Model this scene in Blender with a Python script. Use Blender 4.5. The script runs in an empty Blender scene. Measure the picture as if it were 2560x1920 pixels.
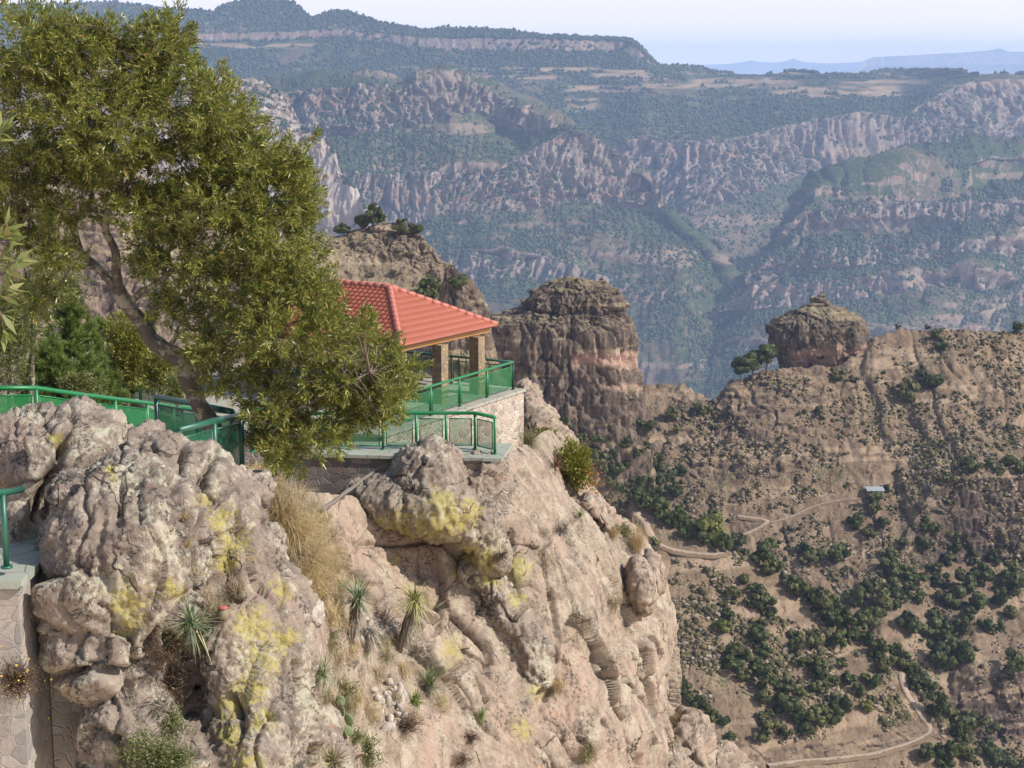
import bpy, math, time
import numpy as np
from mathutils import Vector, Matrix
rng = np.random.default_rng(11)
SC = bpy.context.scene
COL = SC.collection
f4 = np.float32
# ---------------------------------------------------------------- camera geometry
FPX, CX, CY = 1700.0, 512.0, 384.0
PITCH = math.atan(314.0 / FPX)
cP, sP = math.cos(PITCH), math.sin(PITCH)

def ray(u, v):
    u = np.asarray(u, float); v = np.asarray(v, float)
    u, v = np.broadcast_arrays(u, v)
    a = (u - CX) / FPX; b = (CY - v) / FPX
    return np.stack([a, cP + sP * b, -sP + cP * b], -1)

def P(u, v, D):            # world point at horizontal distance D seen in direction (u, v)
    r = ray(u, v)
    return r * (np.asarray(D, float) / r[..., 1])[..., None]

def PZ(u, v, z):           # world point on the level z seen in direction (u, v)
    r = ray(u, v)
    return r * (z / r[..., 2])[..., None]

def KK(v):
    r = ray(CX, v)
    return -r[..., 2] / r[..., 1]

def proj(p):
    x, y, z = p[..., 0], p[..., 1], p[..., 2]
    d = y * cP - z * sP
    b = (y * sP + z * cP) / d
    return CX + FPX * x / d, CY - FPX * b, y

# ---------------------------------------------------------------- noise
_pm = rng.permutation(256).astype(np.int32)
_pm = np.concatenate([_pm, _pm, _pm])
_g = np.array([[1,1,0],[-1,1,0],[1,-1,0],[-1,-1,0],[1,0,1],[-1,0,1],[1,0,-1],[-1,0,-1],
               [0,1,1],[0,-1,1],[0,1,-1],[0,-1,-1],[1,1,0],[0,-1,1],[-1,1,0],[0,-1,-1]], f4)

def perlin(p):
    p = np.asarray(p, float)
    i = np.floor(p); fr = (p - i).astype(f4); i = i.astype(np.int64) & 255
    w = fr * fr * fr * (fr * (fr * 6 - 15) + 10)
    X, Y, Z = i[..., 0], i[..., 1], i[..., 2]
    X1, Y1, Z1 = (X + 1) & 255, (Y + 1) & 255, (Z + 1) & 255
    def c(xi, yi, zi, dx, dy, dz):
        g = _g[_pm[_pm[_pm[xi] + yi] + zi] & 15]
        return g[..., 0] * (fr[..., 0] - dx) + g[..., 1] * (fr[..., 1] - dy) + g[..., 2] * (fr[..., 2] - dz)
    wx, wy, wz = w[..., 0], w[..., 1], w[..., 2]
    def l(a, b, t): return a + (b - a) * t
    x0 = l(c(X, Y, Z, 0, 0, 0), c(X1, Y, Z, 1, 0, 0), wx)
    x1 = l(c(X, Y1, Z, 0, 1, 0), c(X1, Y1, Z, 1, 1, 0), wx)
    x2 = l(c(X, Y, Z1, 0, 0, 1), c(X1, Y, Z1, 1, 0, 1), wx)
    x3 = l(c(X, Y1, Z1, 0, 1, 1), c(X1, Y1, Z1, 1, 1, 1), wx)
    return l(l(x0, x1, wy), l(x2, x3, wy), wz)

def fbm(p, sc, octv=4, gain=0.5, off=0.0):
    """sc: wavelength (scalar or xyz)"""
    q = np.asarray(p) / np.asarray(sc, float) + off
    a, s, t = 1.0, 0.0, 0.0
    for _ in range(octv):
        s = s + a * perlin(q); t += a
        q = q * 2.03 + 17.3; a *= gain
    return s / t * 1.6

def ridged(p, sc, octv=4, gain=0.5, off=0.0):
    q = np.asarray(p) / np.asarray(sc, float) + off
    a, s, t = 1.0, 0.0, 0.0
    for _ in range(octv):
        s = s + a * (1 - np.abs(perlin(q)) * 1.9); t += a
        q = q * 2.07 + 9.1; a *= gain
    return s / t

def worley(p, sc, off=0.0, vec=False):
    """distance to the nearest and second nearest jittered cell point, and a random per cell"""
    q = np.asarray(p, float) / np.asarray(sc, float) + off
    i = np.floor(q).astype(np.int64)
    f1 = np.full(q.shape[:-1], 9.0); f2 = f1.copy(); cid = np.zeros(q.shape[:-1]); ov = np.zeros(q.shape)
    for dx in (-1, 0, 1):
        for dy in (-1, 0, 1):
            for dz in (-1, 0, 1):
                c = i + np.array([dx, dy, dz])
                h = _pm[_pm[_pm[c[..., 0] & 255] + (c[..., 1] & 255)] + (c[..., 2] & 255)]
                h2 = _pm[h + 37]; h3 = _pm[h2 + 91]
                d = np.sqrt((c[..., 0] + h / 256. - q[..., 0]) ** 2 + (c[..., 1] + h2 / 256. - q[..., 1]) ** 2
                            + (c[..., 2] + h3 / 256. - q[..., 2]) ** 2)
                n = d < f1
                f2 = np.where(n, f1, np.minimum(f2, d)); f1 = np.where(n, d, f1)
                cid = np.where(n, _pm[h3 + 5] / 256., cid)
                if vec: ov = np.where(n[..., None], np.stack([q[..., 0] - c[..., 0] - h / 256., q[..., 1] - c[..., 1] - h2 / 256., q[..., 2] - c[..., 2] - h3 / 256.], -1), ov)
    return (f1, f2, cid, ov) if vec else (f1, f2, cid)

_rv = rng.normal(0, 1, (257, 3))
def blocks(p, sc, off=0.0):
    """broken rock: every cell is a block with its own height and its own tilted face. Returns (height, crack distance)"""
    f1, f2, cid, ov = worley(p, sc, off, True)
    return (ov * _rv[(cid * 255).astype(int)]).sum(-1) + (cid - .5) * 1.2, f2 - f1

def sstep(a, b, x):
    t = np.clip((x - a) / (b - a), 0, 1)
    return t * t * (3 - 2 * t)

# ---------------------------------------------------------------- meshes and objects
def mesh_np(name, V, faces, mat=None, smooth=True, attrs=None):
    """V (n,3); faces: one (m,k) index array or a list of them"""
    if not isinstance(faces, (list, tuple)): faces = [faces]
    faces = [np.asarray(f) for f in faces if len(f)]
    me = bpy.data.meshes.new(name)
    me.vertices.add(len(V)); me.vertices.foreach_set('co', np.ascontiguousarray(V, f4).ravel())
    idx = np.concatenate([f.ravel() for f in faces]).astype(np.int32)
    tot = np.concatenate([np.full(len(f), f.shape[1]) for f in faces])
    st = np.concatenate([[0], np.cumsum(tot)[:-1]]).astype(np.int32)
    me.loops.add(len(idx)); me.loops.foreach_set('vertex_index', idx)
    me.polygons.add(len(st)); me.polygons.foreach_set('loop_start', st)
    if smooth: me.polygons.foreach_set('use_smooth', np.ones(len(st), bool))
    for k, a in (attrs or {}).items():
        at = me.attributes.new(k, 'FLOAT', 'POINT'); at.data.foreach_set('value', np.ascontiguousarray(a, f4).ravel())
    me.update(calc_edges=True)
    if mat: me.materials.append(mat)
    return me

def link(name, me, parent=None, loc=None):
    o = bpy.data.objects.new(name, me); COL.objects.link(o)
    if parent is not None: o.parent = parent
    if loc is not None: o.location = loc
    return o

def tag(o, label=None, cat=None, group=None, kind=None):
    if label: o['label'] = label
    if cat: o['category'] = cat
    if group: o['group'] = group
    if kind: o['kind'] = kind
    return o

def empty(name, loc=(0, 0, 0), label=None, cat=None, group=None):
    o = bpy.data.objects.new(name, None); COL.objects.link(o); o.location = loc
    o.empty_display_size = 0.2
    return tag(o, label, cat, group)

def copy_tree(o, parent=None):
    c = o.copy(); COL.objects.link(c)
    if parent is not None: c.parent = parent
    for ch in list(o.children): copy_tree(ch, c)
    return c

def gridfaces(nr, nc, flip=False):
    i = np.arange(nr * nc).reshape(nr, nc)
    a, b, c, d = i[:-1, :-1], i[:-1, 1:], i[1:, 1:], i[1:, :-1]
    q = np.stack([a, b, c, d] if not flip else [a, d, c, b], -1).reshape(-1, 4)
    return q

def gridnormals(V, flip=1.0):
    du = np.gradient(V, axis=1); dv = np.gradient(V, axis=0)
    n = np.cross(du, dv) * flip
    return n / (np.linalg.norm(n, axis=-1, keepdims=True) + 1e-9)

class MB:
    """collects solids; build() links them as ONE mesh object"""
    def __init__(s): s.V = []; s.F = []; s.n = 0
    def add(s, V, F):
        V = np.asarray(V, float).reshape(-1, 3)
        s.V.append(V); s.F += [[i + s.n for i in f] for f in F]; s.n += len(V)
    def hexa(s, lo, hi):      # two quads of four points, bottom and top, same winding (counter-clockwise from above)
        s.add(list(lo) + list(hi), [(3, 2, 1, 0), (4, 5, 6, 7), (0, 1, 5, 4), (1, 2, 6, 5), (2, 3, 7, 6), (3, 0, 4, 7)])
    def box(s, c, d, ang=0.0, ax=None):
        c = np.asarray(c, float); ca, sa = math.cos(ang), math.sin(ang)
        X = np.array([ca, sa, 0]); Y = np.array([-sa, ca, 0]); Z = np.array([0, 0, 1.0])
        if ax is not None: X, Y, Z = ax
        h = np.asarray(d, float) / 2
        q = [c + X * a * h[0] + Y * b * h[1] for a, b in ((-1, -1), (1, -1), (1, 1), (-1, 1))]
        s.hexa([p - Z * h[2] for p in q], [p + Z * h[2] for p in q])
    def bar(s, a, b, w, h, up=(0, 0, 1)):     # box from a to b
        a = np.asarray(a, float); b = np.asarray(b, float); d = b - a; L = np.linalg.norm(d); d = d / L
        side = np.cross(d, up); side /= np.linalg.norm(side); u2 = np.cross(side, d)
        s.box((a + b) / 2, (L, w, h), ax=(d, side * -1 if False else np.cross(u2, d), u2))
    def tube(s, pts, rad, n=8, caps=True):
        pts = np.asarray(pts, float); m = len(pts)
        rad = np.broadcast_to(np.asarray(rad, float), (m,))
        T = np.gradient(pts, axis=0); T /= np.linalg.norm(T, axis=1, keepdims=True) + 1e-9
        ref = np.array([0, 0, 1.0]) if abs(T[0, 2]) < .9 else np.array([1.0, 0, 0])
        A = np.cross(T[0], ref); A /= np.linalg.norm(A)
        rings = []
        for k in range(m):
            A = A - T[k] * np.dot(A, T[k]); A /= np.linalg.norm(A) + 1e-9
            B = np.cross(T[k], A)
            t = np.arange(n) / n * 2 * np.pi
            rings.append(pts[k] + rad[k] * (np.cos(t)[:, None] * A + np.sin(t)[:, None] * B))
        F = []
        for k in range(m - 1):
            for j in range(n):
                F.append((k * n + j, k * n + (j + 1) % n, (k + 1) * n + (j + 1) % n, (k + 1) * n + j))
        if caps: F.append(tuple(range(n - 1, -1, -1))); F.append(tuple((m - 1) * n + j for j in range(n)))
        s.add(np.concatenate(rings), F)
    def build(s, name, mat, parent=None, smooth=False, loc=None):
        V = np.concatenate(s.V)
        if loc is not None: V = V - np.asarray(loc)
        me = bpy.data.meshes.new(name); me.from_pydata(V.tolist(), [], s.F)
        if smooth: me.polygons.foreach_set('use_smooth', np.ones(len(me.polygons), bool))
        me.materials.append(mat); me.update()
        return link(name, me, parent, loc if parent is None else None)

# ---------------------------------------------------------------- material helper
class NT:
    def __init__(s, name):
        s.m = bpy.data.materials.new(name); s.m.use_nodes = True
        s.t = s.m.node_tree; s.t.nodes.clear()
        s.out = s.t.nodes.new('ShaderNodeOutputMaterial')
        s.b = s.t.nodes.new('ShaderNodeBsdfPrincipled')
        s.t.links.new(s.b.outputs[0], s.out.inputs[0])
        s.b.inputs['Roughness'].default_value = .9
        s.b.inputs['Specular IOR Level'].default_value = .2
        s._pos = None
    def N(s, typ, **kw):
        n = s.t.nodes.new(typ)
        for k, v in kw.items(): setattr(n, k, v)
        return n
    def set(s, sock, v):
        if isinstance(v, bpy.types.NodeSocket): s.t.links.new(v, sock)
        else:
            if isinstance(v, (tuple, list)) and len(v) == 3 and sock.type == 'RGBA': v = (*v, 1)
            sock.default_value = v
    def pos(s, obj=False):
        if obj: return s.N('ShaderNodeTexCoord').outputs['Object']
        return s.N('ShaderNodeNewGeometry').outputs['Position']
    def normal_z(s):
        g = s.N('ShaderNodeNewGeometry'); x = s.N('ShaderNodeSeparateXYZ'); s.t.links.new(g.outputs['Normal'], x.inputs[0]); return x.outputs[2]
    def scale(s, vec, sc):
        n = s.N('ShaderNodeVectorMath', operation='MULTIPLY'); s.set(n.inputs[0], vec); n.inputs[1].default_value = sc; return n.outputs[0]
    def noise(s, vec, scale=1.0, detail=4.0, rough=.55, dist=0.0):
        n = s.N('ShaderNodeTexNoise'); s.set(n.inputs['Vector'], vec)
        n.inputs['Scale'].default_value = scale; n.inputs['Detail'].default_value = detail
        n.inputs['Roughness'].default_value = rough; n.inputs['Distortion'].default_value = dist
        return n.outputs[0]
    def voro(s, vec, scale=1.0, feature='F1', out=0, rnd=1.0):
        n = s.N('ShaderNodeTexVoronoi', feature=feature); s.set(n.inputs['Vector'], vec)
        n.inputs['Scale'].default_value = scale
        n.inputs['Randomness'].default_value = rnd
        return n.outputs[out]
    def attr(s, name): return s.N('ShaderNodeAttribute', attribute_name=name).outputs['Fac']
    def math(s, op, a, b=0.0, clamp=False):
        n = s.N('ShaderNodeMath', operation=op, use_clamp=clamp); s.set(n.inputs[0], a); s.set(n.inputs[1], b); return n.outputs[0]
    def step(s, x, a, b):      # smooth step from a to b
        n = s.N('ShaderNodeMapRange', interpolation_type='SMOOTHSTEP'); s.set(n.inputs[0], x)
        n.inputs[1].default_value = a; n.inputs[2].default_value = b; return n.outputs[0]
    def ramp(s, fac, stops):
        n = s.N('ShaderNodeValToRGB'); r = n.color_ramp
        while len(r.elements) < len(stops): r.elements.new(0.5)
        for e, (p, c) in zip(r.elements, stops): e.position = p; e.color = (*c, 1)
        s.set(n.inputs[0], fac); return n.outputs[0]
    def mix(s, fac, a, b, blend='MIX'):
        n = s.N('ShaderNodeMix', data_type='RGBA', blend_type=blend); s.set(n.inputs[0], fac)
        s.set(n.inputs[6], a); s.set(n.inputs[7], b); return n.outputs[2]
    def island(s): return s.N('ShaderNodeNewGeometry').outputs['Random Per Island']
    def objrand(s): return s.N('ShaderNodeObjectInfo').outputs['Random']
    def bump(s, h, strength=.5, dist=.02, prev=None):
        n = s.N('ShaderNodeBump'); s.set(n.inputs['Height'], h); n.inputs['Strength'].default_value = strength
        n.inputs['Distance'].default_value = dist
        if prev is not None: s.t.links.new(prev, n.inputs['Normal'])
        return n.outputs[0]
    def done(s, color=None, rough=None, normal=None, spec=None):
        if color is not None: s.set(s.b.inputs['Base Color'], color)
        if rough is not None: s.set(s.b.inputs['Roughness'], rough)
        if normal is not None: s.t.links.new(normal, s.b.inputs['Normal'])
        if spec is not None: s.b.inputs['Specular IOR Level'].default_value = spec
        return s.m

def leaf_mat(name, stops, trans=.25, rough=.55, spec=.3, obj=0.0):
    t = NT(name)
    r = t.island()
    if obj: r = t.math('ADD', t.math('MULTIPLY', r, 1 - obj), t.math('MULTIPLY', t.objrand(), obj))
    c = t.ramp(r, stops)
    t.done(c, rough, None, spec)
    tr = t.N('ShaderNodeBsdfTranslucent'); t.set(tr.inputs[0], t.mix(.5, c, (.19, .25, .03), 'MIX'))
    mx = t.N('ShaderNodeMixShader'); mx.inputs[0].default_value = trans
    t.t.links.new(t.b.outputs[0], mx.inputs[1]); t.t.links.new(tr.outputs[0], mx.inputs[2])
    t.t.links.new(mx.outputs[0], t.out.inputs[0])
    return t.m

def plain(name, col, rough=.6, spec=.3):
    t = NT(name); p = t.pos(True)
    n = t.noise(p, 6, 4)
    return t.done(t.mix(n, tuple(c * .8 for c in col), tuple(min(1, c * 1.15) for c in col)), rough, None, spec)
# ---------------------------------------------------------------- camera, sun, sky, air
cam = bpy.data.objects.new('camera', bpy.data.cameras.new('camera')); COL.objects.link(cam)
cam.data.lens = 36.0 * FPX / 1024.0; cam.data.sensor_width = 36.0
cam.data.clip_start = .5; cam.data.clip_end = 120000
cam.rotation_euler = (math.pi / 2 - PITCH, 0, 0)
SC.camera = cam
SUN = Vector((.72, -.27, .64)).normalized()
sl = bpy.data.lights.new('sun', 'SUN'); sl.energy = 4.2; sl.angle = math.radians(.5); sl.color = (1.0, .93, .82)
so = bpy.data.objects.new('sun', sl); COL.objects.link(so)
so.rotation_euler = SUN.to_track_quat('Z', 'Y').to_euler()
w = bpy.data.worlds.new('World'); SC.world = w; w.use_nodes = True
nt = w.node_tree; nt.nodes.clear()
sky = nt.nodes.new('ShaderNodeTexSky'); sky.sky_type = 'NISHITA'; sky.sun_disc = False
sky.sun_elevation = math.asin(SUN.z); sky.sun_rotation = math.atan2(SUN.x, SUN.y)
sky.altitude = 1500; sky.air_density = .8; sky.dust_density = 3.0; sky.ozone_density = 1.0
bg = nt.nodes.new('ShaderNodeBackground'); bg.inputs[1].default_value = .15
wo = nt.nodes.new('ShaderNodeOutputWorld')
# thin white veil low in the sky
gm = nt.nodes.new('ShaderNodeTexCoord'); sx = nt.nodes.new('ShaderNodeSeparateXYZ'); nt.links.new(gm.outputs['Generated'], sx.inputs[0])
mr = nt.nodes.new('ShaderNodeMapRange'); mr.interpolation_type = 'SMOOTHSTEP'; nt.links.new(sx.outputs[2], mr.inputs[0])
mr.inputs[1].default_value = .02; mr.inputs[2].default_value = .42; mr.inputs[3].default_value = 1.0; mr.inputs[4].default_value = .08
mv = nt.nodes.new('ShaderNodeMix'); mv.data_type = 'RGBA'; nt.links.new(mr.outputs[0], mv.inputs[0])
nt.links.new(sky.outputs[0], mv.inputs[6])
m2 = nt.nodes.new('ShaderNodeMapRange'); nt.links.new(sx.outputs[2], m2.inputs[0]); m2.inputs[1].default_value = -.005; m2.inputs[2].default_value = .055
mh = nt.nodes.new('ShaderNodeMix'); mh.data_type = 'RGBA'; nt.links.new(m2.outputs[0], mh.inputs[0])
mh.inputs[6].default_value = (7.6, 5.7, 3.9, 1); mh.inputs[7].default_value = (4.5, 4.35, 4.35, 1); nt.links.new(mh.outputs[2], mv.inputs[7])
nt.links.new(mv.outputs[2], bg.inputs[0]); nt.links.new(bg.outputs[0], wo.inputs[0])
SC.view_settings.view_transform = 'Standard'; SC.view_settings.look = 'None'
SC.view_settings.exposure = 0.74; SC.view_settings.gamma = 1.0
SC.render.engine = 'CYCLES'
SC.cycles.use_denoising = True
SC.cycles.max_bounces = 6; SC.cycles.diffuse_bounces = 3; SC.cycles.transparent_max_bounces = 24
SC.cycles.volume_bounces = 0
def add_haze(density, color, aniso=0.0):
    m = bpy.data.materials.new('haze_air'); m.use_nodes = True
    t = m.node_tree; t.nodes.clear()
    o = t.nodes.new('ShaderNodeOutputMaterial'); p = t.nodes.new('ShaderNodeVolumePrincipled')
    p.inputs['Color'].default_value = (*color, 1); p.inputs['Density'].default_value = density
    p.inputs['Anisotropy'].default_value = aniso
    t.links.new(p.outputs[0], o.inputs['Volume'])
    b = MB(); b.box((0, 17000, -1000), (30000, 38000, 3000))
    ho = b.build('haze', m); tag(ho, None, None, None, 'stuff')
# ---------------------------------------------------------------- terrain sheets
def pl(poly, us):
    if np.isscalar(poly): return np.full(len(us), float(poly))
    a = np.array(poly, float); return np.interp(us, a[:, 0], a[:, 1])

def sheet(us, v0, D0, bands, jit=0.0, seed=0.0, lo=None, sm=0):
    """Terrain profile by profile: from the lowest line upwards, every band climbs at its own slope
    until it reaches the next line. Returns grid (rows, cols, 3) and cliffness (rows, cols)."""
    us = np.asarray(us, float)
    cur = P(us, pl(v0, us), pl(D0, us)); vp = pl(v0, us)
    rows = [cur]; cl = [pl(bands[0][4], us)]
    for bi, (kind, val, tan, n, c) in enumerate(bands):
        t = pl(tan, us); cc = pl(c, us)
        if kind == 'v':
            vn = pl(val, us)
            if jit:
                q = np.stack([us / 22.0, us * 0 + bi * 7.7 + seed, us * 0], -1)
                vn = vn + jit * (perlin(q) + .5 * perlin(q * 3.1))
            vn = np.minimum(vn, vp - .06)
            if lo is not None: vn = np.maximum(vn, np.minimum(pl(lo, us), vp - .06))
            k = KK(vn)
            Y = (t * cur[:, 1] - cur[:, 2]) / (t + k)
            nxt = P(us, vn, Y); vp = vn
        else:
            dY = pl(val, us)
            nxt = cur.copy(); nxt[:, 1] += dY; nxt[:, 0] *= nxt[:, 1] / cur[:, 1]; nxt[:, 2] += dY * t
        for j in range(1, n + 1):
            rows.append(cur + (nxt - cur) * (j / n)); cl.append(cc)
        cur = nxt
    V = np.stack(rows); C = np.stack(cl)
    if sm:
        kx = np.exp(-.5 * (np.arange(-3 * sm, 3 * sm + 1) / sm) ** 2); kx /= kx.sum()
        Yp = np.pad(V[..., 1], ((0, 0), (3 * sm, 3 * sm)), mode='edge')
        Y = np.stack([np.convolve(r, kx, 'valid') for r in Yp])
        V = V * (Y / V[..., 1])[..., None]
        Cp = np.pad(C, ((0, 0), (3 * sm, 3 * sm)), mode='edge'); C = np.stack([np.convolve(r, kx, 'valid') for r in Cp])
    for _ in range(2):
        C[1:-1] = (C[:-2] + 2 * C[1:-1] + C[2:]) / 4
        V[1:-1] = (V[:-2] + 6 * V[1:-1] + V[2:]) / 8
    return V, C

def relief(V, C, A, L, flute=1.0, strat=1.0, seed=0.0, gully=1.0, spur=None, ampf=None):
    """erosion: gullies of wavelength L and depth A, fluted cliffs, hard and soft strata"""
    N = gridnormals(V)
    H = N * np.array([1, 1, .35]); H /= np.linalg.norm(H, axis=-1, keepdims=True) + 1e-9
    W = V + seed * 1000
    warp = np.stack([fbm(W, L * 1.5, 2, off=3.3), fbm(W, L * 1.5, 2, off=8.1), 0 * C], -1) * L * .25
    W = W + warp
    g = ridged(W, (L, L, L * 4), 4, .5) - .55
    g2 = ridged(W, (L * .3, L * .3, L * 1.6), 3, .5, 5.0) - .55
    fl = ridged(W, (L * .11, L * .11, L * 1.1), 3, .55, 2.0) - .55
    fl2 = ridged(W, (L * .05, L * .05, L * .4), 2, .5, 4.0) - .55
    zz = V[..., 2] + fbm(W, L * 1.4, 3, off=6.0) * L * .22
    st = ridged(np.stack([zz * 0 + seed, zz * 0, zz], -1), L * .22, 3, .6) - .55
    st2 = fbm(W, (L * .5, L * .5, L * .06), 3, off=7.7)
    fine = fbm(W, L * .07, 3)
    slope = 1 - C
    hb, ck = blocks(W, (L * .16, L * .16, L * .5))
    d = gully * A * (g * (.9 - .15 * C) + g2 * (.30 + .25 * C)) \
        + A * C * (hb * .13 - .22 * np.exp(-ck / .08)) + flute * A * C * (fl * .45 + fl2 * .28) \
        + strat * A * slope * (st * .13 * sstep(-.1, .5, st2) + st2 * .06) + A * fine * (.05 + .05 * C)
    if spur:                                   # side ridges that run down to the river
        ax, ay, Ls, As = spur
        q = W[..., 0] * ax + W[..., 1] * ay + fbm(W, Ls * 1.6, 2, off=12.) * Ls * .35
        d = d + As * (1 - 2 * np.abs(((q / Ls + .3 * fbm(W, Ls * 4, 1, off=14.)) % 1) * 2 - 1) - .1) * (.35 + .65 * slope)
    if ampf is not None: d = d * ampf
    return V + H * d[..., None]

def terrain_obj(name, V, C, mat, extra=None):
    nr, nc = C.shape
    at = {'cliff': C}
    if extra: at.update(extra)
    me = mesh_np(name, V.reshape(-1, 3), gridfaces(nr, nc), mat, True, at)
    return tag(link(name, me), kind='structure')

def blob_scatter(pts, rad, hfac, rng_, sink=.2):
    """low-poly bushes standing on pts"""
    n = len(pts)
    t = np.arange(5) / 5 * 2 * np.pi
    base = np.concatenate([[[0, 0, 1.0]], np.stack([np.cos(t), np.sin(t), 0 * t + .45], -1),
                           np.stack([np.cos(t + .6) * .75, np.sin(t + .6) * .75, 0 * t - .25], -1)])
    F = [(0, 1 + j, 1 + (j + 1) % 5) for j in range(5)]
    for j in range(5):
        F += [(1 + j, 6 + j, 1 + (j + 1) % 5), (6 + j, 6 + (j + 1) % 5, 1 + (j + 1) % 5)]
    F = np.array(F)
    ang = rng_.random(n) * 6.28; ca, sa = np.cos(ang), np.sin(ang)
    B = base[None] * (1 + rng_.normal(0, .30, (n, 11, 3)))
    X = B[..., 0] * ca[:, None] - B[..., 1] * sa[:, None]; Y = B[..., 0] * sa[:, None] + B[..., 1] * ca[:, None]
    V = np.stack([X * rad[:, None], Y * rad[:, None], (B[..., 2] + sink) * (rad * hfac)[:, None]], -1) + pts[:, None]
    FF = (F[None] + (np.arange(n) * 11)[:, None, None]).reshape(-1, 3)
    return V.reshape(-1, 3), FF

# ---- materials of the far country
def far_mat(name, L, rock, soil, vegd, vegcol=(.035, .05, .022), soft=(.42, .72), crag=.5, streak=1.0, bands=1.0, stain_shade=0.0, clk=.26, cliff_shade=0.0):
    t = NT(name); p = t.pos()
    nz = t.normal_z()
    big = t.noise(p, 1.0 / (L * 1.2), 3); mid = t.noise(p, 1 / (L * .22), 5, .6); fine = t.noise(p, 1 / (L * .035), 4, .65)
    strk = t.noise(t.scale(p, (1 / (L * .05), 1 / (L * .05), 1 / (L * .55))), 1, 4, .6)
    band = t.noise(t.scale(p, (1 / (L * 3), 1 / (L * 3), 1 / (L * .09))), 1, 4, .6)
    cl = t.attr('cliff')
    rc = t.ramp(strk, [(.25, rock[0]), (.5, rock[1]), (.72, rock[2])])
    rc = t.mix(t.math('MULTIPLY', t.step(band, .5, .72), bands), rc, rock[3])
    if stain_shade:
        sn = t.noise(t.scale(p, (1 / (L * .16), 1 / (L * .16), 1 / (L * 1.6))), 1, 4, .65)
        rc = t.mix(t.math('MULTIPLY', t.step(sn, .46, .62), stain_shade), rc, (.022, .019, .018))  # dark varnish streaks on the buttes; painted shade on hillside and knoll rock
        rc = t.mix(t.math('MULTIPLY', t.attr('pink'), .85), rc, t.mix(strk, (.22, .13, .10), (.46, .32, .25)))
    if cliff_shade: rc = t.mix(t.math('MULTIPLY', cl, cliff_shade), rc, t.mix(strk, (.02, .017, .016), (.085, .065, .053)))  # shade of the cliff faces painted into the rock colour
    so = t.ramp(mid, [(.25, soil[0]), (.5, soil[1]), (.75, soil[2])])
    flat = t.step(t.math('SUBTRACT', t.math('ADD', nz, t.math('MULTIPLY', t.math('SUBTRACT', mid, .5), .6)), t.math('MULTIPLY', cl, clk)), soft[0], soft[1])
    c = t.mix(flat, rc, so)
    stp = t.noise(t.scale(p, (1 / (L * 2.2), 1 / (L * 2.2), 1 / (L * .16))), 1, 3, .5)
    stm = t.step(stp, .56, .64)
    c = t.mix(t.math('MULTIPLY', stm, .55), c, t.mix(fine, soil[2], tuple(x * 1.25 for x in soil[2])))      # bare benches
    den = t.math('ADD', t.math('MULTIPLY', big, .55), t.math('MULTIPLY', fine, .75))
    den = t.math('ADD', den, t.math('MULTIPLY', t.math('SUBTRACT', mid, .5), .5))
    den = t.math('SUBTRACT', den, t.math('MULTIPLY', stm, .10))
    vg = t.math('MULTIPLY', t.step(den, .74 - vegd, .86 - vegd), t.math('ADD', t.math('MULTIPLY', flat, .85), .15))
    vc = t.mix(fine, tuple(x * .6 for x in vegcol), tuple(x * 1.5 for x in vegcol))
    c = t.mix(vg, c, vc)
    c = t.mix(t.math('MULTIPLY', t.attr('bare'), .9), c, t.mix(mid, (.15, .095, .06), (.33, .245, .165)))     # cleared fields and bare ledges
    nb = t.bump(t.math('ADD', fine, t.math('MULTIPLY', strk, streak)), crag, L * .02)
    return t.done(c, .95, nb, .05)

rockF = [(.07, .052, .047), (.175, .135, .118), (.31, .255, .223), (.21, .125, .095)]
soilF = [(.06, .049, .034), (.115, .084, .058), (.195, .145, .104)]
M_far = far_mat('canyon_rock_far', 300, rockF, soilF, .19, soft=(.10, .36), clk=.50)
M_farR = far_mat('canyon_rock_right', 260, rockF, soilF, .17, soft=(.12, .40), clk=.48)
M_pale = far_mat('canyon_rock_pale', 260, [(.17, .14, .12), (.29, .25, .215), (.38, .33, .29), (.28, .20, .16)], soilF, .04)
M_dist = far_mat('canyon_rock_distant', 700, rockF, soilF, .12)

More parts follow.
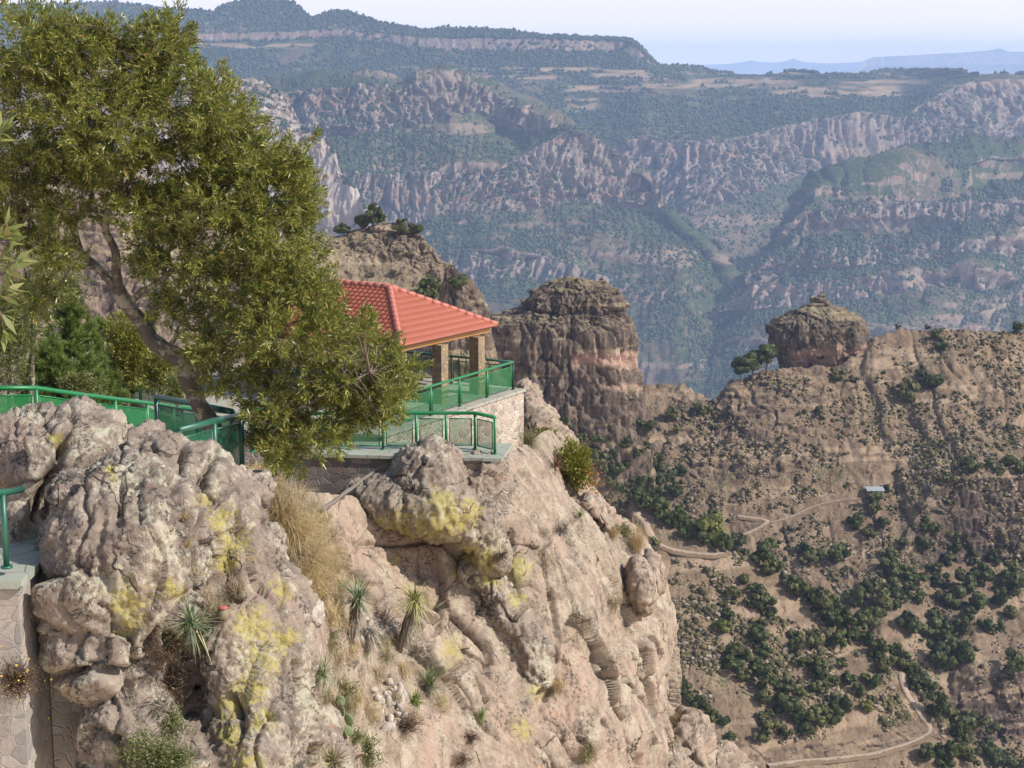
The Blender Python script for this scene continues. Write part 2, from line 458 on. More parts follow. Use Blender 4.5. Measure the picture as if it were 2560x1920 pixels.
uB = np.arange(-70, 1121, 1.25)
VB, CB = sheet(uB, 330, [(-70, 4500), (450, 4700), (690, 4750), (900, 4900), (1120, 5100)], [
    ('v', [(-70, 190), (450, 190), (600, 178), (662, 205), (690, 213), (720, 205), (750, 195), (797, 176), (848, 171), (880, 158), (917, 153), (998, 148), (1120, 148)], .7, 40, 0.1),
    ('v', [(-70, 150), (450, 150), (600, 146), (640, 138), (662, 143), (739, 139), (780, 126), (859, 113), (903, 118), (940, 93), (975, 80), (1024, 79), (1120, 80)], 2.6, 90, 1),
    ('v', [(-70, 72), (400, 82), (540, 85), (640, 95), (700, 99), (773, 97), (860, 91), (903, 99), (940, 88), (975, 78.6), (1120, 78)], [(-70, .3), (560, .3), (640, .24), (1120, .24)], 60, 0),
    ('v', [(-70, 62), (400, 66), (540, 66), (640, 71), (660, 73), (700, 79), (773, 80), (860, 79), (975, 77.5), (1120, 76)], [(-70, .45), (600, .42), (700, .08), (1120, .08)], 40, 0),
    ('v', [(-70, 46), (200, 42), (336, 38), (430, 50), (540, 51), (625, 53), (642, 61), (655, 67), (680, 74.5), (720, 76), (1120, 75.6)], [(-70, .5), (640, .5), (720, .1), (1120, .1)], 40, 0),
    ('v', [(-70, 40), (200, 34), (336, 30), (380, 34), (430, 38), (540, 39.5), (628, 42), (638, 48), (648, 58), (660, 67.5), (690, 74), (720, 75.5), (1120, 75.3)], 2.4, 40, 1),
    ('v', [(-70, 5), (69, 2), (116, 1), (180, 8), (215, 10), (228, 2), (260, -2), (294, 0), (300, 8), (310, 17), (317, 15), (331, 10), (345, 9.5), (361, 15), (384, 23), (412, 28), (430, 29), (449, 26.5),
           (512, 30), (542, 35.5), (600, 37.5), (632, 39.5), (640, 46), (650, 56), (660, 66.5), (680, 66.4), (697, 66), (720, 73), (773, 74.6), (785, 72), (797, 70.6), (812, 72), (826, 74.6), (868, 73.5), (885, 69.5), (905, 67), (940, 68.5), (963, 67.5), (968, 73), (1120, 74)],
        [(-70, .35), (640, .35), (700, .22), (1120, .22)], 40, .2),
    ('d', 1600, -.06, 6, 0)], jit=1.0, seed=1, sm=5)
VB = relief(VB, CB, 62, 420, seed=.53, flute=.9, gully=.62, ampf=.26 + .74 * sstep(62, 105, proj(VB)[1]))
uq, vq, _ = proj(VB); BARE = 0 * uq
for a0, a1, b0, b1 in ((690, 800, 78, 84), (770, 905, 86, 96), (800, 880, 93, 98), (640, 760, 84, 88), (560, 640, 86, 92), (565, 600, 97, 112), (590, 650, 70, 80), (385, 420, 67, 71), (430, 490, 69, 73), (500, 600, 68, 72), (450, 560, 76, 79), (840, 930, 80, 84), (200, 330, 44, 48), (895, 968, 65, 71), (775, 825, 69, 74)):
    nn = fbm(np.stack([uq / 30, vq / 3.5, 0 * uq], -1), 1, 3)
    BARE = np.maximum(BARE, sstep(a0 - 6, a0 + 12, uq) * sstep(a1 + 6, a1 - 12, uq) * sstep(b0 - 1.5, b0 + 1, vq) * sstep(b1 + 1.5, b1 - 1, vq) * sstep(-.25, .05, nn))
terrain_obj('plateau_terrain', VB, CB, M_far, {'bare': BARE})

uL = np.arange(225, 760, 1.1)
topL = [(225, 60), (460, 75), (560, 125), (572, 130), (600, 142), (628, 157), (651, 171), (660, 188), (668, 207), (690, 228), (713, 246), (730, 268), (743, 288), (752, 330), (760, 390)]
VL, CL = sheet(uL, 410, [(225, 3500), (560, 3600), (700, 3650), (760, 3800)], [
    ('v', [(225, 285), (450, 280), (512, 280), (570, 287), (640, 300), (680, 302), (697, 325), (712, 350), (730, 376), (760, 400)], .55, 80, 0),
    ('v', [(225, 255), (450, 250), (512, 252), (570, 263), (640, 288), (680, 294), (697, 323), (712, 348), (730, 374)], 2.2, 45, [(225, 1), (600, 1), (670, .4), (760, 0)]),
    ('v', [(225, 235), (347, 226), (430, 222), (502, 214), (560, 202), (620, 202), (655, 208), (672, 214), (690, 228), (713, 246), (730, 268), (743, 288), (752, 330), (760, 380)], [(225, .55), (690, .6), (760, .8)], 60, 0),
    ('v', [(225, 180), (300, 165), (347, 171), (430, 173), (502, 168), (530, 150), (570, 130), (600, 142), (628, 157), (651, 171), (660, 188), (668, 207), (690, 227)], 2.8, 80, [(225, 1), (655, 1), (680, .2), (760, 0)]),
    ('v', [(225, 130), (315, 129), (380, 128), (420, 124), (480, 113), (512, 124), (545, 129), (565, 129)], .5, 50, 0),
    ('v', [(225, 95), (290, 90), (315, 84), (350, 86), (380, 84), (402, 88), (412, 83), (460, 81), (490, 84), (512, 93), (530, 104), (545, 113), (560, 125), (572, 129)], 2.8, 60, [(225, 1), (560, 1), (600, .2), (760, 0)]),
    ('d', [(225, 900), (560, 900), (640, 500), (760, 300)], [(225, .02), (560, -.02), (620, -.3), (760, -.6)], 10, 0)], jit=3.0, seed=2, lo=topL, sm=8)
VL = relief(VL, CL, 55, 330, seed=.2, flute=1.1, gully=.8, spur=(.8, .6, 360, 30))
terrain_obj('canyon_spur_terrain', VL, CL, M_far)

uS = np.concatenate([np.arange(-70, 250, 2.0), np.arange(250, 374, .7)])
VS, CS = sheet(uS, 330, 3000, [
    ('v', [(-70, 240), (300, 245), (360, 260), (374, 320)], .6, 30, 0),
    ('v', [(-70, 110), (150, 120), (240, 118), (278, 126), (301, 140), (324, 138), (336, 155), (341, 177), (356, 190), (365, 212), (369, 245), (374, 310)], 2.6, 110, 1),
    ('v', [(-70, 60), (150, 70), (240, 75), (261, 78), (278, 86), (294, 104), (301, 124), (324, 132), (336, 151), (341, 173), (356, 187), (365, 210), (369, 243)], .9, 40, .4),
    ('d', 500, -.5, 10, 0)], jit=1.5, seed=3)
VS = relief(VS, CS, 20, 240, seed=.3, flute=1.2)
terrain_obj('cliff_terrain', VS, CS, M_pale)

uR = np.arange(686, 1121, 1.0)
topR = [(686, 332), (697, 325), (713, 311), (743, 288), (758, 272), (773, 254), (790, 228), (808, 203), (815, 189), (836, 179), (870, 174), (900, 166), (929, 160), (980, 154), (1120, 148)]
VR, CR = sheet(uR, 410, [(686, 3700), (760, 3600), (900, 3650), (1120, 3800)], [
    ('v', 352, .5, 30, 0), ('v', [(686, 345), (1120, 326)], 2.4, 28, 1),
    ('v', [(686, 318), (860, 300), (1120, 300)], .5, 34, 0), ('v', [(686, 300), (760, 283), (890, 277), (1120, 288)], 2.4, 34, 1),
    ('v', [(686, 290), (760, 268), (1120, 262)], .5, 26, 0), ('v', [(686, 280), (780, 248), (880, 240), (1120, 250)], 2.4, 30, 1),
    ('v', [(686, 280), (800, 226), (900, 216), (1120, 224)], .5, 30, 0), ('v', [(686, 270), (800, 214), (880, 198), (960, 200), (1120, 206)], 2.4, 30, [(686, .2), (860, 1), (1120, 1)]),
    ('v', topR, .45, 50, 0), ('d', [(686, 200), (830, 600), (1120, 900)], [(686, -.6), (830, -.1), (1120, -.05)], 10, 0)], jit=6.0, seed=4, lo=topR, sm=8)
VR = relief(VR, CR, 60, 380, seed=.4, flute=.7, strat=1.1, gully=.9, spur=(.66, -.75, 420, 58))
terrain_obj('canyon_slope_terrain', VR, CR, M_farR)

# two tiers of distant tableland
uZ = np.arange(560, 1140, 2.0)
VZ, CZ = sheet(uZ, 90, 30000, [('v', 72, .3, 12, 0), ('v', [(560, 62), (700, 65), (735, 63.5), (752, 60.5), (765, 63), (785, 62), (793, 58.5), (802, 62), (830, 63.5), (870, 62), (1140, 63)], .5, 24, .6), ('d', 2500, 0, 4, 0)], jit=.3, seed=6)
VZ = relief(VZ, CZ, 40, 2600, seed=.6)
terrain_obj('distant_hills', VZ, CZ, M_dist)
uZ2 = np.arange(800, 1140, 1.5)
VZ2, CZ2 = sheet(uZ2, 90, 22000, [('v', [(800, 80), (850, 76), (860, 72), (1140, 72)], .3, 10, 0), ('v', [(800, 78), (856, 74), (866, 66), (1140, 64)], .5, 16, 0), ('v', [(800, 76), (856, 70), (864, 60), (872, 57), (952, 53), (985, 51), (1000, 48.5), (1010, 52), (1140, 53)], 1.6, 24, 1), ('d', 3000, 0, 4, 0)], jit=.2, seed=7)
VZ2 = relief(VZ2, CZ2, 22, 1800, seed=.7)
terrain_obj('distant_mesa_terrain', VZ2, CZ2, M_dist)

# ---- woods on the far slopes: a mass nobody could count
def far_woods(name, sheets, n, rad, seed, dens, mat, spread=300.0):
    r = np.random.default_rng(seed); PV = []
    for V, C, cnt, dth in sheets:
        N = gridnormals(V)
        i = r.integers(0, V.shape[0] - 1, cnt * 6); j = r.integers(0, V.shape[1] - 1, cnt * 6)
        a, b = r.random(cnt * 6)[:, None], r.random(cnt * 6)[:, None]
        p = V[i, j] * (1 - a) * (1 - b) + V[i + 1, j] * a * (1 - b) + V[i, j + 1] * (1 - a) * b + V[i + 1, j + 1] * a * b
        m = fbm(p, spread, 3) * .9 + fbm(p, spread * .15, 2, off=4) * .5 + (N[i, j, 2] - .62) * 1.6
        u, v, d = proj(p)
        if V is VB: m = m + .95 * sstep(150, 185, v) - .75 * sstep(97, 90, v) * sstep(640, 700, u) * sstep(70, 76, v) + .3 * sstep(95, 105, v) * sstep(145, 135, v)
        if V is VB: m = m - 2.0 * BARE[i, j]
        ok = (m > dth) & (N[i, j, 2] > .3 + .28 * (C[i, j] > .4)) & (u > -40) & (u < 1064)
        PV.append(p[ok][:cnt])
    p = np.concatenate(PV); n = len(p)
    rd = rad * (.42 + 1.1 * r.random(n) ** 1.6) * (p[:, 1] / 4500) ** .5
    V, F = blob_scatter(p, rd, 1.25 + r.random(n) * .5, r)
    o = link(name, mesh_np(name, V, F, mat, False)); tag(o, kind='stuff')
M_wood = leaf_mat('far_wood_leaf', [(0, (.012, .021, .009)), (.5, (.024, .038, .014)), (1, (.045, .055, .02))], .05)
far_woods('far_woodland', [(VB, CB, 70000, .08), (VL, CL, 24000, .22), (VR, CR, 26000, .22), (VS, CS, 3000, .35)], 0, 3.3, 5, 0, M_wood)
# ---------------------------------------------------------------- the near side of the canyon
rockM = [(.05, .038, .031), (.135, .10, .08), (.23, .175, .14), (.19, .115, .082)]
soilM = [(.09, .064, .044), (.16, .115, .078), (.25, .19, .132)]
M_hill = far_mat('hillside_soil', 26, rockM, soilM, .015, (.075, .075, .04), (.30, .60), .9, .6, .5, .8, cliff_shade=.75)  # streaks and darkened cliffs paint in the shade of the right-hand cliffs
M_hillrock = far_mat('dark_cliff_rock', 26, rockM, [(.11, .085, .055), (.19, .148, .098), (.28, .225, .155)], .0, (.07, .075, .035), (.40, .70), 1.0, 1.0, .5, .7)  # dark streaks here paint in the shade on the knoll's left cliffs
M_butte = far_mat('butte_rock', 22, [(.034, .027, .023), (.11, .084, .066), (.21, .165, .125), (.24, .155, .115)],
                  [(.11, .09, .055), (.17, .14, .085), (.25, .205, .13)], .03, (.08, .085, .035), (.46, .76), 1.0, 1.0, .25, .62)

def mid_relief(V, C, A, L, seed, rill=1.0, cell=1.0):
    N = gridnormals(V)
    W = V + seed * 500
    g = fbm(W, (L * 2.2, L * 2.2, L * 2.2), 3)
    # rills run straight down the fall line: noise that is constant along the slope direction
    Wr = W + np.stack([fbm(W, L * .8, 2, off=3), fbm(W, L * .8, 2, off=5), 0 * C], -1) * L * .12
    r1 = ridged(Wr, (L * .30, L * 3.0, L * 3.0), 3, .5) - .55
    rm = sstep(-.2, .5, fbm(W, L * 2.5, 2, off=11))
    fl = ridged(W, (L * .25, L * .25, L * 1.6), 4, .55, 2.0) - .55
    f1, f2, cid = worley(W, (L * .22, L * .22, L * .30))
    hb, ck = blocks(W, (L * .16, L * .16, L * .20), 2.2)
    fine = fbm(W, L * .12, 4, .6)
    st = ridged(W + g[..., None] * 3, (L * 8, L * 8, L * .3), 3) - .55
    d = A * (g * .9 + rill * (r1 * .5 - .42 * np.exp(-np.abs(perlin(Wr / np.array([L * .34, L * 3.2, L * 3.2]))) / .07)) * rm * (1 - .7 * C) + C * fl * .7 + hb * (.05 + .22 * C) - (.05 + .3 * C) * np.exp(-ck / .06)
             + st * .30 * (.5 + C) + fine * (.26 + .16 * C) - .10 * (.3 + rm) * np.exp(-(f2 - f1) / .08))
    return V + N * d[..., None] * np.array([1, 1, .8])


uM = np.arange(470, 1125, 1.1)
ridgeM = [(470, 440), (545, 436), (575, 428), (605, 424), (632, 404), (645, 384), (660, 384), (683, 386), (700, 393), (711, 401), (722, 395), (732, 381), (745, 381), (770, 373), (800, 369), (840, 364), (860, 348), (873, 336), (901, 327.5), (960, 328), (1024, 329), (1125, 327)]
VM, CM = sheet(uM, 815, [(470, 520), (760, 500), (900, 500), (975, 520), (1125, 530)], [
    ('v', [(470, 700), (700, 690), (900, 690), (950, 748), (975, 742), (1125, 736)], [(470, .5), (900, .5), (980, .40), (1125, .40)], 70, 0),
    ('v', [(470, 694), (900, 684), (950, 700), (975, 676), (1125, 668)], [(470, .6), (940, .6), (970, 2.6), (1125, 2.6)], 50, [(470, 0), (945, 0), (970, 1), (1125, 1)]),
    ('v', [(470, 600), (760, 590), (850, 575), (900, 582), (940, 565), (1125, 560)], [(470, .55), (900, .55), (970, .34), (1125, .34)], 70, .1),
    ('v', [(470, 590), (850, 560), (900, 540), (930, 494), (960, 480), (1125, 472)], [(470, .65), (910, .65), (940, 2.6), (1125, 2.6)], 60, [(470, .1), (820, .3), (900, .3), (935, 1), (1125, 1)]),
    ('v', [(470, 520), (640, 522), (750, 520), (813, 507), (866, 499), (930, 466), (1125, 452)], [(470, .48), (900, .48), (960, .4), (1125, .4)], 40, 0),
    ('v', [(470, 470), (640, 470), (730, 480), (800, 470), (866, 465), (930, 440), (1125, 425)], [(470, .78), (900, .78), (960, .5), (1125, .5)], 50, 0),
    ('v', ridgeM, .60, 110, [(470, 0), (640, .0), (680, .6), (720, .7), (780, .7), (820, .2), (850, 0), (1125, 0)]),
    ('d', 160, -.35, 12, 0)], jit=2.0, seed=11, sm=14)
VM = mid_relief(VM, CM, 4.2, 42, .7, 1.3)
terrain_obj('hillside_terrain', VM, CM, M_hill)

uN = np.concatenate([np.arange(540, 640, 1.0), np.arange(640, 992, .8)])
topN = [(540, 560), (575, 530), (600, 510), (637, 500), (660, 512), (690, 533), (720, 546), (740, 553), (785, 569), (815, 590), (848, 615), (880, 645), (905, 673), (925, 692), (945, 716), (965, 752), (992, 812)]
VN, CN = sheet(uN, 830, [(540, 385), (640, 372), (750, 375), (992, 395)], [
    ('v', [(596, 790), (771, 768), (850, 758), (905, 747), (929, 738), (950, 745), (970, 775), (992, 825)], .55, 40, 0),
    ('v', [(596, 760), (700, 735), (771, 750), (850, 742), (905, 730), (935, 722), (970, 765), (992, 820)], 1.1, 26, .3),
    ('v', [(596, 600), (680, 600), (720, 610), (760, 620), (820, 640), (870, 660), (905, 690), (940, 716), (992, 815)], .62, 150, .05),
    ('v', [(540, 570), (600, 552), (645, 545), (674, 553), (720, 556), (740, 558), (785, 573), (992, 814)], .62, 60, 0),
    ('v', topN, .5, 40, 0), ('d', 70, -.55, 10, 0)], jit=1.2, seed=12, sm=10)
VN = mid_relief(VN, CN, 2.6, 36, .8, .9)
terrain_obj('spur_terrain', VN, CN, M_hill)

uH = np.concatenate([np.arange(-60, 300, 1.6), np.arange(300, 470, .9), np.arange(470, 512, .45)])
topH = [(-60, 150), (100, 165), (200, 195), (260, 222), (300, 234), (322, 236), (336, 234), (350, 229), (361, 226), (380, 221), (392, 221), (403, 223), (417, 231), (428, 243), (440, 257), (454, 270), (468, 284), (481, 299), (487, 312), (490, 329), (497, 352), (504, 384), (512, 430)]
VH, CH = sheet(uH, 450, [(-60, 430), (300, 420), (440, 425), (512, 440)], [
    ('v', [(-60, 330), (300, 330), (430, 320), (490, 380), (512, 446)], [(-60, .8), (330, .6), (512, .8)], 80, [(-60, .6), (250, .3), (340, 0), (512, .3)]),
    ('v', [(-60, 250), (300, 268), (352, 262), (405, 262), (440, 284), (490, 350), (512, 440)], [(-60, 1.2), (260, 1.0), (340, .6), (512, .8)], 60, [(-60, 1), (260, .6), (340, 0), (512, .3)]),
    ('v', topH, [(-60, .9), (300, .6), (350, .75), (430, .75), (512, .8)], 90, [(-60, .8), (290, .2), (345, .1), (370, .7), (430, .7), (512, .5)]), ('d', 70, -.6, 12, 0)], jit=1.0, seed=13, sm=10)
VH = mid_relief(VH, CH, 3.0, 30, .9, .8)
terrain_obj('knoll_terrain', VH, CH, M_hillrock)

# ---- buttes: stacked rings
def butte(name, rings, D, label, seed, nz=150, na=420, depth=.85, pinks=(), A=1.0):
    """rings: (v, left u, right u) top to bottom"""
    R = np.array(rings, float)
    vv = np.interp(np.linspace(0, len(R) - 1, nz), np.arange(len(R)), R[:, 0])
    ul = np.interp(np.linspace(0, len(R) - 1, nz), np.arange(len(R)), R[:, 1])
    ur = np.interp(np.linspace(0, len(R) - 1, nz), np.arange(len(R)), R[:, 2])
    z = P(CX, vv, D)[:, 2]
    s = D / FPX / cP
    cx = ((ul + ur) / 2 - CX) * s; rx = (ur - ul) / 2 * s
    th = np.linspace(0, 2 * np.pi, na, endpoint=False)
    # slightly squared plan
    co, si = np.cos(th), np.sin(th)
    q = (np.abs(co) ** 2.6 + np.abs(si) ** 2.6) ** (-1 / 2.6)
    V = np.stack([cx[:, None] + rx[:, None] * co * q, D + depth * rx[:, None] * si * q, np.repeat(z[:, None], na, 1)], -1)
    W = V + seed * 300
    N = np.stack([co * np.ones_like(V[..., 0]), si * np.ones_like(V[..., 0]), 0 * V[..., 0]], -1)
    fl = ridged(W, (7, 7, 34), 4, .55) - .5
    fl2 = ridged(W, (2.4, 2.4, 9), 3, .55, 3.0) - .5
    f1, f2, cid = worley(W, (5, 5, 9))
    st = ridged(W * np.array([.5, .5, 1]), 9, 3) - .5
    lump = fbm(W, (13, 13, 22), 3)
    fine = fbm(W, 1.6, 3)
    tp = sstep(0, .12, np.linspace(0, 1, nz))[:, None]
    hb, ck = blocks(W, (6.5, 6.5, 10)); hb2, ck2 = blocks(W, (2.6, 2.6, 3.6), 3.3)
    d = A * (-.5 + hb * 1.1 - 1.3 * np.exp(-ck / .06) + hb2 * .45 - .4 * np.exp(-ck2 / .07) + lump * 3.0 + fl * 2.2 + fl2 * 1.0 + st * 1.0 + fine * .6) * (.25 + .75 * tp)
    V = V + N * d[..., None]
    V[..., 2] += A * (1.6 * fbm(W, (9, 9, 400), 3, off=4) + 1.0 * fbm(W, (3.2, 3.2, 60), 2, off=6)) * sstep(1.0, .5, np.linspace(0, 1, nz))[:, None] + A * fbm(W, 5, 3, off=4) * (1 - tp) * 1.2 + A * fine * .5
    C = np.repeat(tp, na, 1)
    pu, pv, _ = proj(V); pk = 0 * pu
    for a0, a1, b0, b1 in pinks: pk = np.maximum(pk, sstep(a0 - 4, a0 + 4, pu) * sstep(a1 + 4, a1 - 4, pu) * sstep(b0 - 3, b0 + 3, pv + 7 * fbm(W, 6, 3)) * sstep(b1 + 3, b1 - 3, pv + 7 * fbm(W, 6, 3, off=2)))
    top = V[0].mean(0); top[2] += .3
    Vv = np.concatenate([V.reshape(-1, 3), top[None]])
    F = gridfaces(nz, na, True)
    i = np.arange(nz) * na
    seam = np.stack([i[:-1] + na - 1, i[1:] + na - 1, i[1:], i[:-1]], -1)
    t = np.arange(na); cap = np.stack([np.full(na, nz * na), t, (t + 1) % na], -1)
    base = np.array([cx[-1], D, z[-1]])
    me = mesh_np(name, Vv - base, [F, seam, cap], M_butte, True, {'cliff': np.append(C.ravel(), 0), 'pink': np.append(pk.ravel(), 0)})
    return tag(link(name, me, None, base), label, 'rock butte'), V

D1 = 610
b1, VB1 = butte('rock_butte', [(281, 562, 580), (282.5, 552, 594), (285, 545, 606), (289, 538, 618), (295, 529, 624), (302, 524, 626), (306, 524, 625.5), (309, 526, 622), (312, 514, 620), (315, 497, 624), (320, 489, 629),
    (328, 486, 634), (345, 484, 635), (360, 484, 633), (372, 484, 635), (385, 482, 640), (400, 484, 645), (415, 490, 650), (430, 495, 655), (450, 500, 660), (480, 505, 660)], D1,
    'large dark brown two-tiered rock butte right of the red roof', .3, depth=.8, pinks=[(572, 650, 353, 368), (600, 660, 386, 390)])
D2 = 716
b2, VB2 = butte('rock_butte', [(306, 806, 831), (309.5, 797, 841), (313, 787, 850), (317, 779, 858), (321, 773.5, 861.5), (327, 769, 862.5), (334, 767.5, 864), (342, 769.5, 865.5), (349, 773, 864), (353, 774, 860), (360, 777, 854), (368, 778, 850), (376, 776, 850), (398, 774, 850)], D2,
    'smaller flat-topped rock butte with a pointed cairn-like tip on the ridge', .6, depth=.8, pinks=[(790, 870, 350, 368)], na=320, nz=110, A=.75)
butte('rock_butte', [(264, 446, 455), (270, 443, 460), (283, 440, 472), (298, 438, 482), (312, 436, 487), (330, 434, 491), (350, 432, 497), (370, 431, 501), (400, 428, 508), (450, 424, 516)], 452,
    'rough brown rock buttress at the right end of the grassy knoll behind the roof', .8, depth=.9, na=300, nz=110, A=.7)
# rubble tip on the second butte: stacked blocks, part of it
def rockmesh(name, r, seed, mat, sub=3, amp=.35, parent=None, loc=None, lump=1.0):
    import bmesh
    bm = bmesh.new(); bmesh.ops.create_icosphere(bm, subdivisions=sub, radius=1.0)
    V = np.array([v.co[:] for v in bm.verts]); F = np.array([[v.index for v in f.verts] for f in bm.faces]); bm.free()
    f1, f2, cid = worley(V + seed * 7.7, .9)
    V = V * (1 + amp * (fbm(V + seed * 5, 1.1, 3) * .8 + (f1 - .5) * -.7 * lump))[:, None] * np.asarray(r)
    return link(name, mesh_np(name, V, F, mat, False), parent, loc)
sB2 = D2 / FPX / cP
tip = P(819, 306, D2); knob = []
for k, (u, v, w, h) in enumerate([(817, 305, 9, 3.2), (820, 300, 6.5, 3.4), (821.5, 296, 3.8, 2.6), (812, 300, 2.6, 3.2), (826, 303, 5, 2.4)]):
    o = rockmesh('tip_block', (w * sB2, w * sB2 * .8, h * sB2), k + 2, M_butte, 3, .4)
    o.parent = b2; o.location = Vector(P(u, v, D2)) - b2.location
# ---------------------------------------------------------------- foreground rock
def rock_mat(name, base, lich=1.0, yel=1.0, dark=1.0, pink=.5):
    t = NT(name); p = t.pos()
    big = t.noise(p, .45, 4, .55, .4); mid = t.noise(p, 2.2, 6, .62); fine = t.noise(p, 14, 5, .65); grit = t.noise(p, 60, 3, .7)
    c = t.ramp(mid, [(.25, base[0]), (.5, base[1]), (.75, base[2])])
    c = t.mix(t.step(big, .5, .68), c, base[3])                                   # iron-pink patches
    strk = t.noise(t.scale(p, (3.0, 3.0, .35)), 1, 5, .6)
    c = t.mix(t.math('MULTIPLY', t.step(strk, .52, .74), .5 * dark), c, (.055, .047, .042))   # water stains
    # crusts of pale lichen
    l1 = t.math('ADD', t.math('MULTIPLY', t.noise(p, 1.1, 3), .5), t.math('MULTIPLY', t.noise(p, 8.5, 4, .7), .6))
    lm = t.math('MULTIPLY', t.step(l1, .57, .64), .8 * lich)
    c = t.mix(lm, c, t.mix(fine, (.24, .225, .165), (.46, .44, .34)))
    l2 = t.math('ADD', t.math('MULTIPLY', t.noise(t.scale(p, (1, 1, .7)), 1.4, 3), .45), t.math('MULTIPLY', t.noise(p, 11, 4, .7), .6))
    c = t.mix(t.math('MULTIPLY', t.step(l2, .575, .63), .85 * dark), c, t.mix(grit, (.03, .03, .027), (.11, .10, .085)))
    # yellow crust where it grows
    ya = t.attr('yel')
    yn = t.math('ADD', t.math('MULTIPLY', ya, .19), t.math('ADD', t.math('MULTIPLY', t.noise(p, 5.5, 4, .75), .5), t.math('MULTIPLY', t.noise(p, 26, 4, .8), .5)))
    c = t.mix(t.math('MULTIPLY', t.step(yn, .625, .665), .88 * yel), c, t.mix(fine, (.19, .165, .045), (.42, .37, .14)))
    on = t.math('ADD', t.math('MULTIPLY', t.noise(p, 1.7, 2), .5), t.math('MULTIPLY', t.noise(p, 13, 3, .7), .5))
    c = t.mix(t.math('MULTIPLY', t.step(on, .645, .675), .8), c, (.36, .15, .045))
    c = t.mix(t.math('MULTIPLY', t.step(grit, .56, .72), .35), c, (.07, .06, .05))
    wq = t.N('ShaderNodeTexNoise'); t.set(wq.inputs['Vector'], p); wq.inputs['Scale'].default_value = 1.3; wq.inputs['Detail'].default_value = 5
    wv = t.N('ShaderNodeVectorMath', operation='SCALE'); t.t.links.new(wq.outputs[1], wv.inputs[0]); wv.inputs['Scale'].default_value = .8
    wa = t.N('ShaderNodeVectorMath', operation='ADD'); t.t.links.new(wv.outputs[0], wa.inputs[0]); t.set(wa.inputs[1], t.scale(p, (1, 1, .55)))
    fr = t.voro(wa.outputs[0], .5, 'DISTANCE_TO_EDGE')
    fm = t.math('MULTIPLY', t.step(fr, .010, .002), t.step(t.noise(p, .7, 2), .48, .58))
    c = t.mix(t.math('MULTIPLY', fm, .85), c, (.035, .028, .023))                    # open joints filled with soil
    h = t.math('ADD', t.math('MULTIPLY', fine, 1.0), t.math('MULTIPLY', grit, .5))
    h = t.math('SUBTRACT', h, t.math('MULTIPLY', fm, 1.2))
    cr = t.voro(t.scale(p, (1, 1, .7)), 5.0, 'DISTANCE_TO_EDGE')
    h = t.math('ADD', h, t.math('MULTIPLY', t.step(cr, 0, .05), .25))
    nb = t.bump(h, .8, .035)
    return t.done(c, .92, nb, .12)

M_boulder = rock_mat('lichen_boulder_rock', [(.11, .09, .075), (.215, .175, .145), (.34, .29, .24), (.245, .19, .155)], 1.0, 1.0, 1.15)
M_cliff = rock_mat('pink_cliff_rock', [(.145, .112, .09), (.26, .205, .16), (.37, .30, .24), (.30, .22, .17)], .55, .8, .95)
M_stone = rock_mat('loose_stone', [(.25, .22, .19), (.38, .34, .30), (.50, .46, .41), (.38, .31, .27)], .4, 0, .4)

def yel_mask(V, spots):
    u, v, d = proj(V); m = np.zeros(len(V))
    for a, b, r in spots: m = np.maximum(m, np.exp(-((u - a) ** 2 + (v - b) ** 2) / (1.7 * r * r)))
    return m

import bmesh
def remeshed(parts, voxel):
    """union of ellipsoids given as (centre, (rx,ry,rz), tilt about view axis in degrees)"""
    bm = bmesh.new()
    for c, r, tl in parts:
        M = Matrix.Translation(Vector(c)) @ Matrix.Rotation(math.radians(tl), 4, 'Y') @ Matrix.Diagonal((*r, 1))
        bmesh.ops.create_icosphere(bm, subdivisions=4, radius=1.0, matrix=M)
    me = bpy.data.meshes.new('tmp'); bm.to_mesh(me); bm.free()
    o = bpy.data.objects.new('tmp', me); COL.objects.link(o)
    md = o.modifiers.new('r', 'REMESH'); md.mode = 'VOXEL'; md.voxel_size = voxel
    dg = bpy.context.evaluated_depsgraph_get(); ev = o.evaluated_get(dg)
    m2 = bpy.data.meshes.new_from_object(ev)
    n = len(m2.vertices); V = np.empty(n * 3, f4); m2.vertices.foreach_get('co', V); V = V.reshape(-1, 3).astype(float)
    nf = len(m2.polygons); L = np.empty(nf * 4, np.int32); m2.loops.foreach_get('vertex_index', L); F = L.reshape(-1, 4)
    bpy.data.objects.remove(o); bpy.data.meshes.remove(me); bpy.data.meshes.remove(m2)
    return V, F

def vnormals(V, F):
    n = np.cross(V[F[:, 2]] - V[F[:, 0]], V[F[:, 3 if F.shape[1] > 3 else 1]] - V[F[:, 1 if F.shape[1] > 3 else 0]])
    if F.shape[1] == 3: n = np.cross(V[F[:, 1]] - V[F[:, 0]], V[F[:, 2]] - V[F[:, 0]])
    N = np.zeros_like(V)
    for k in range(F.shape[1]):
        for a in range(3): N[:, a] += np.bincount(F[:, k], n[:, a], len(V))
    return N / (np.linalg.norm(N, axis=1, keepdims=True) + 1e-9)

def vsmooth(V, F, it):
    for _ in range(it):
        S = np.zeros_like(V); cnt = np.zeros(len(V))
        for k in range(4):
            for kk in (1, 3):
                for a in range(3): S[:, a] += np.bincount(F[:, k], V[F[:, (k + kk) % 4], a], len(V))
                cnt += np.bincount(F[:, k], minlength=len(V))
        V = V * .4 + S / cnt[:, None] * .6
    return V

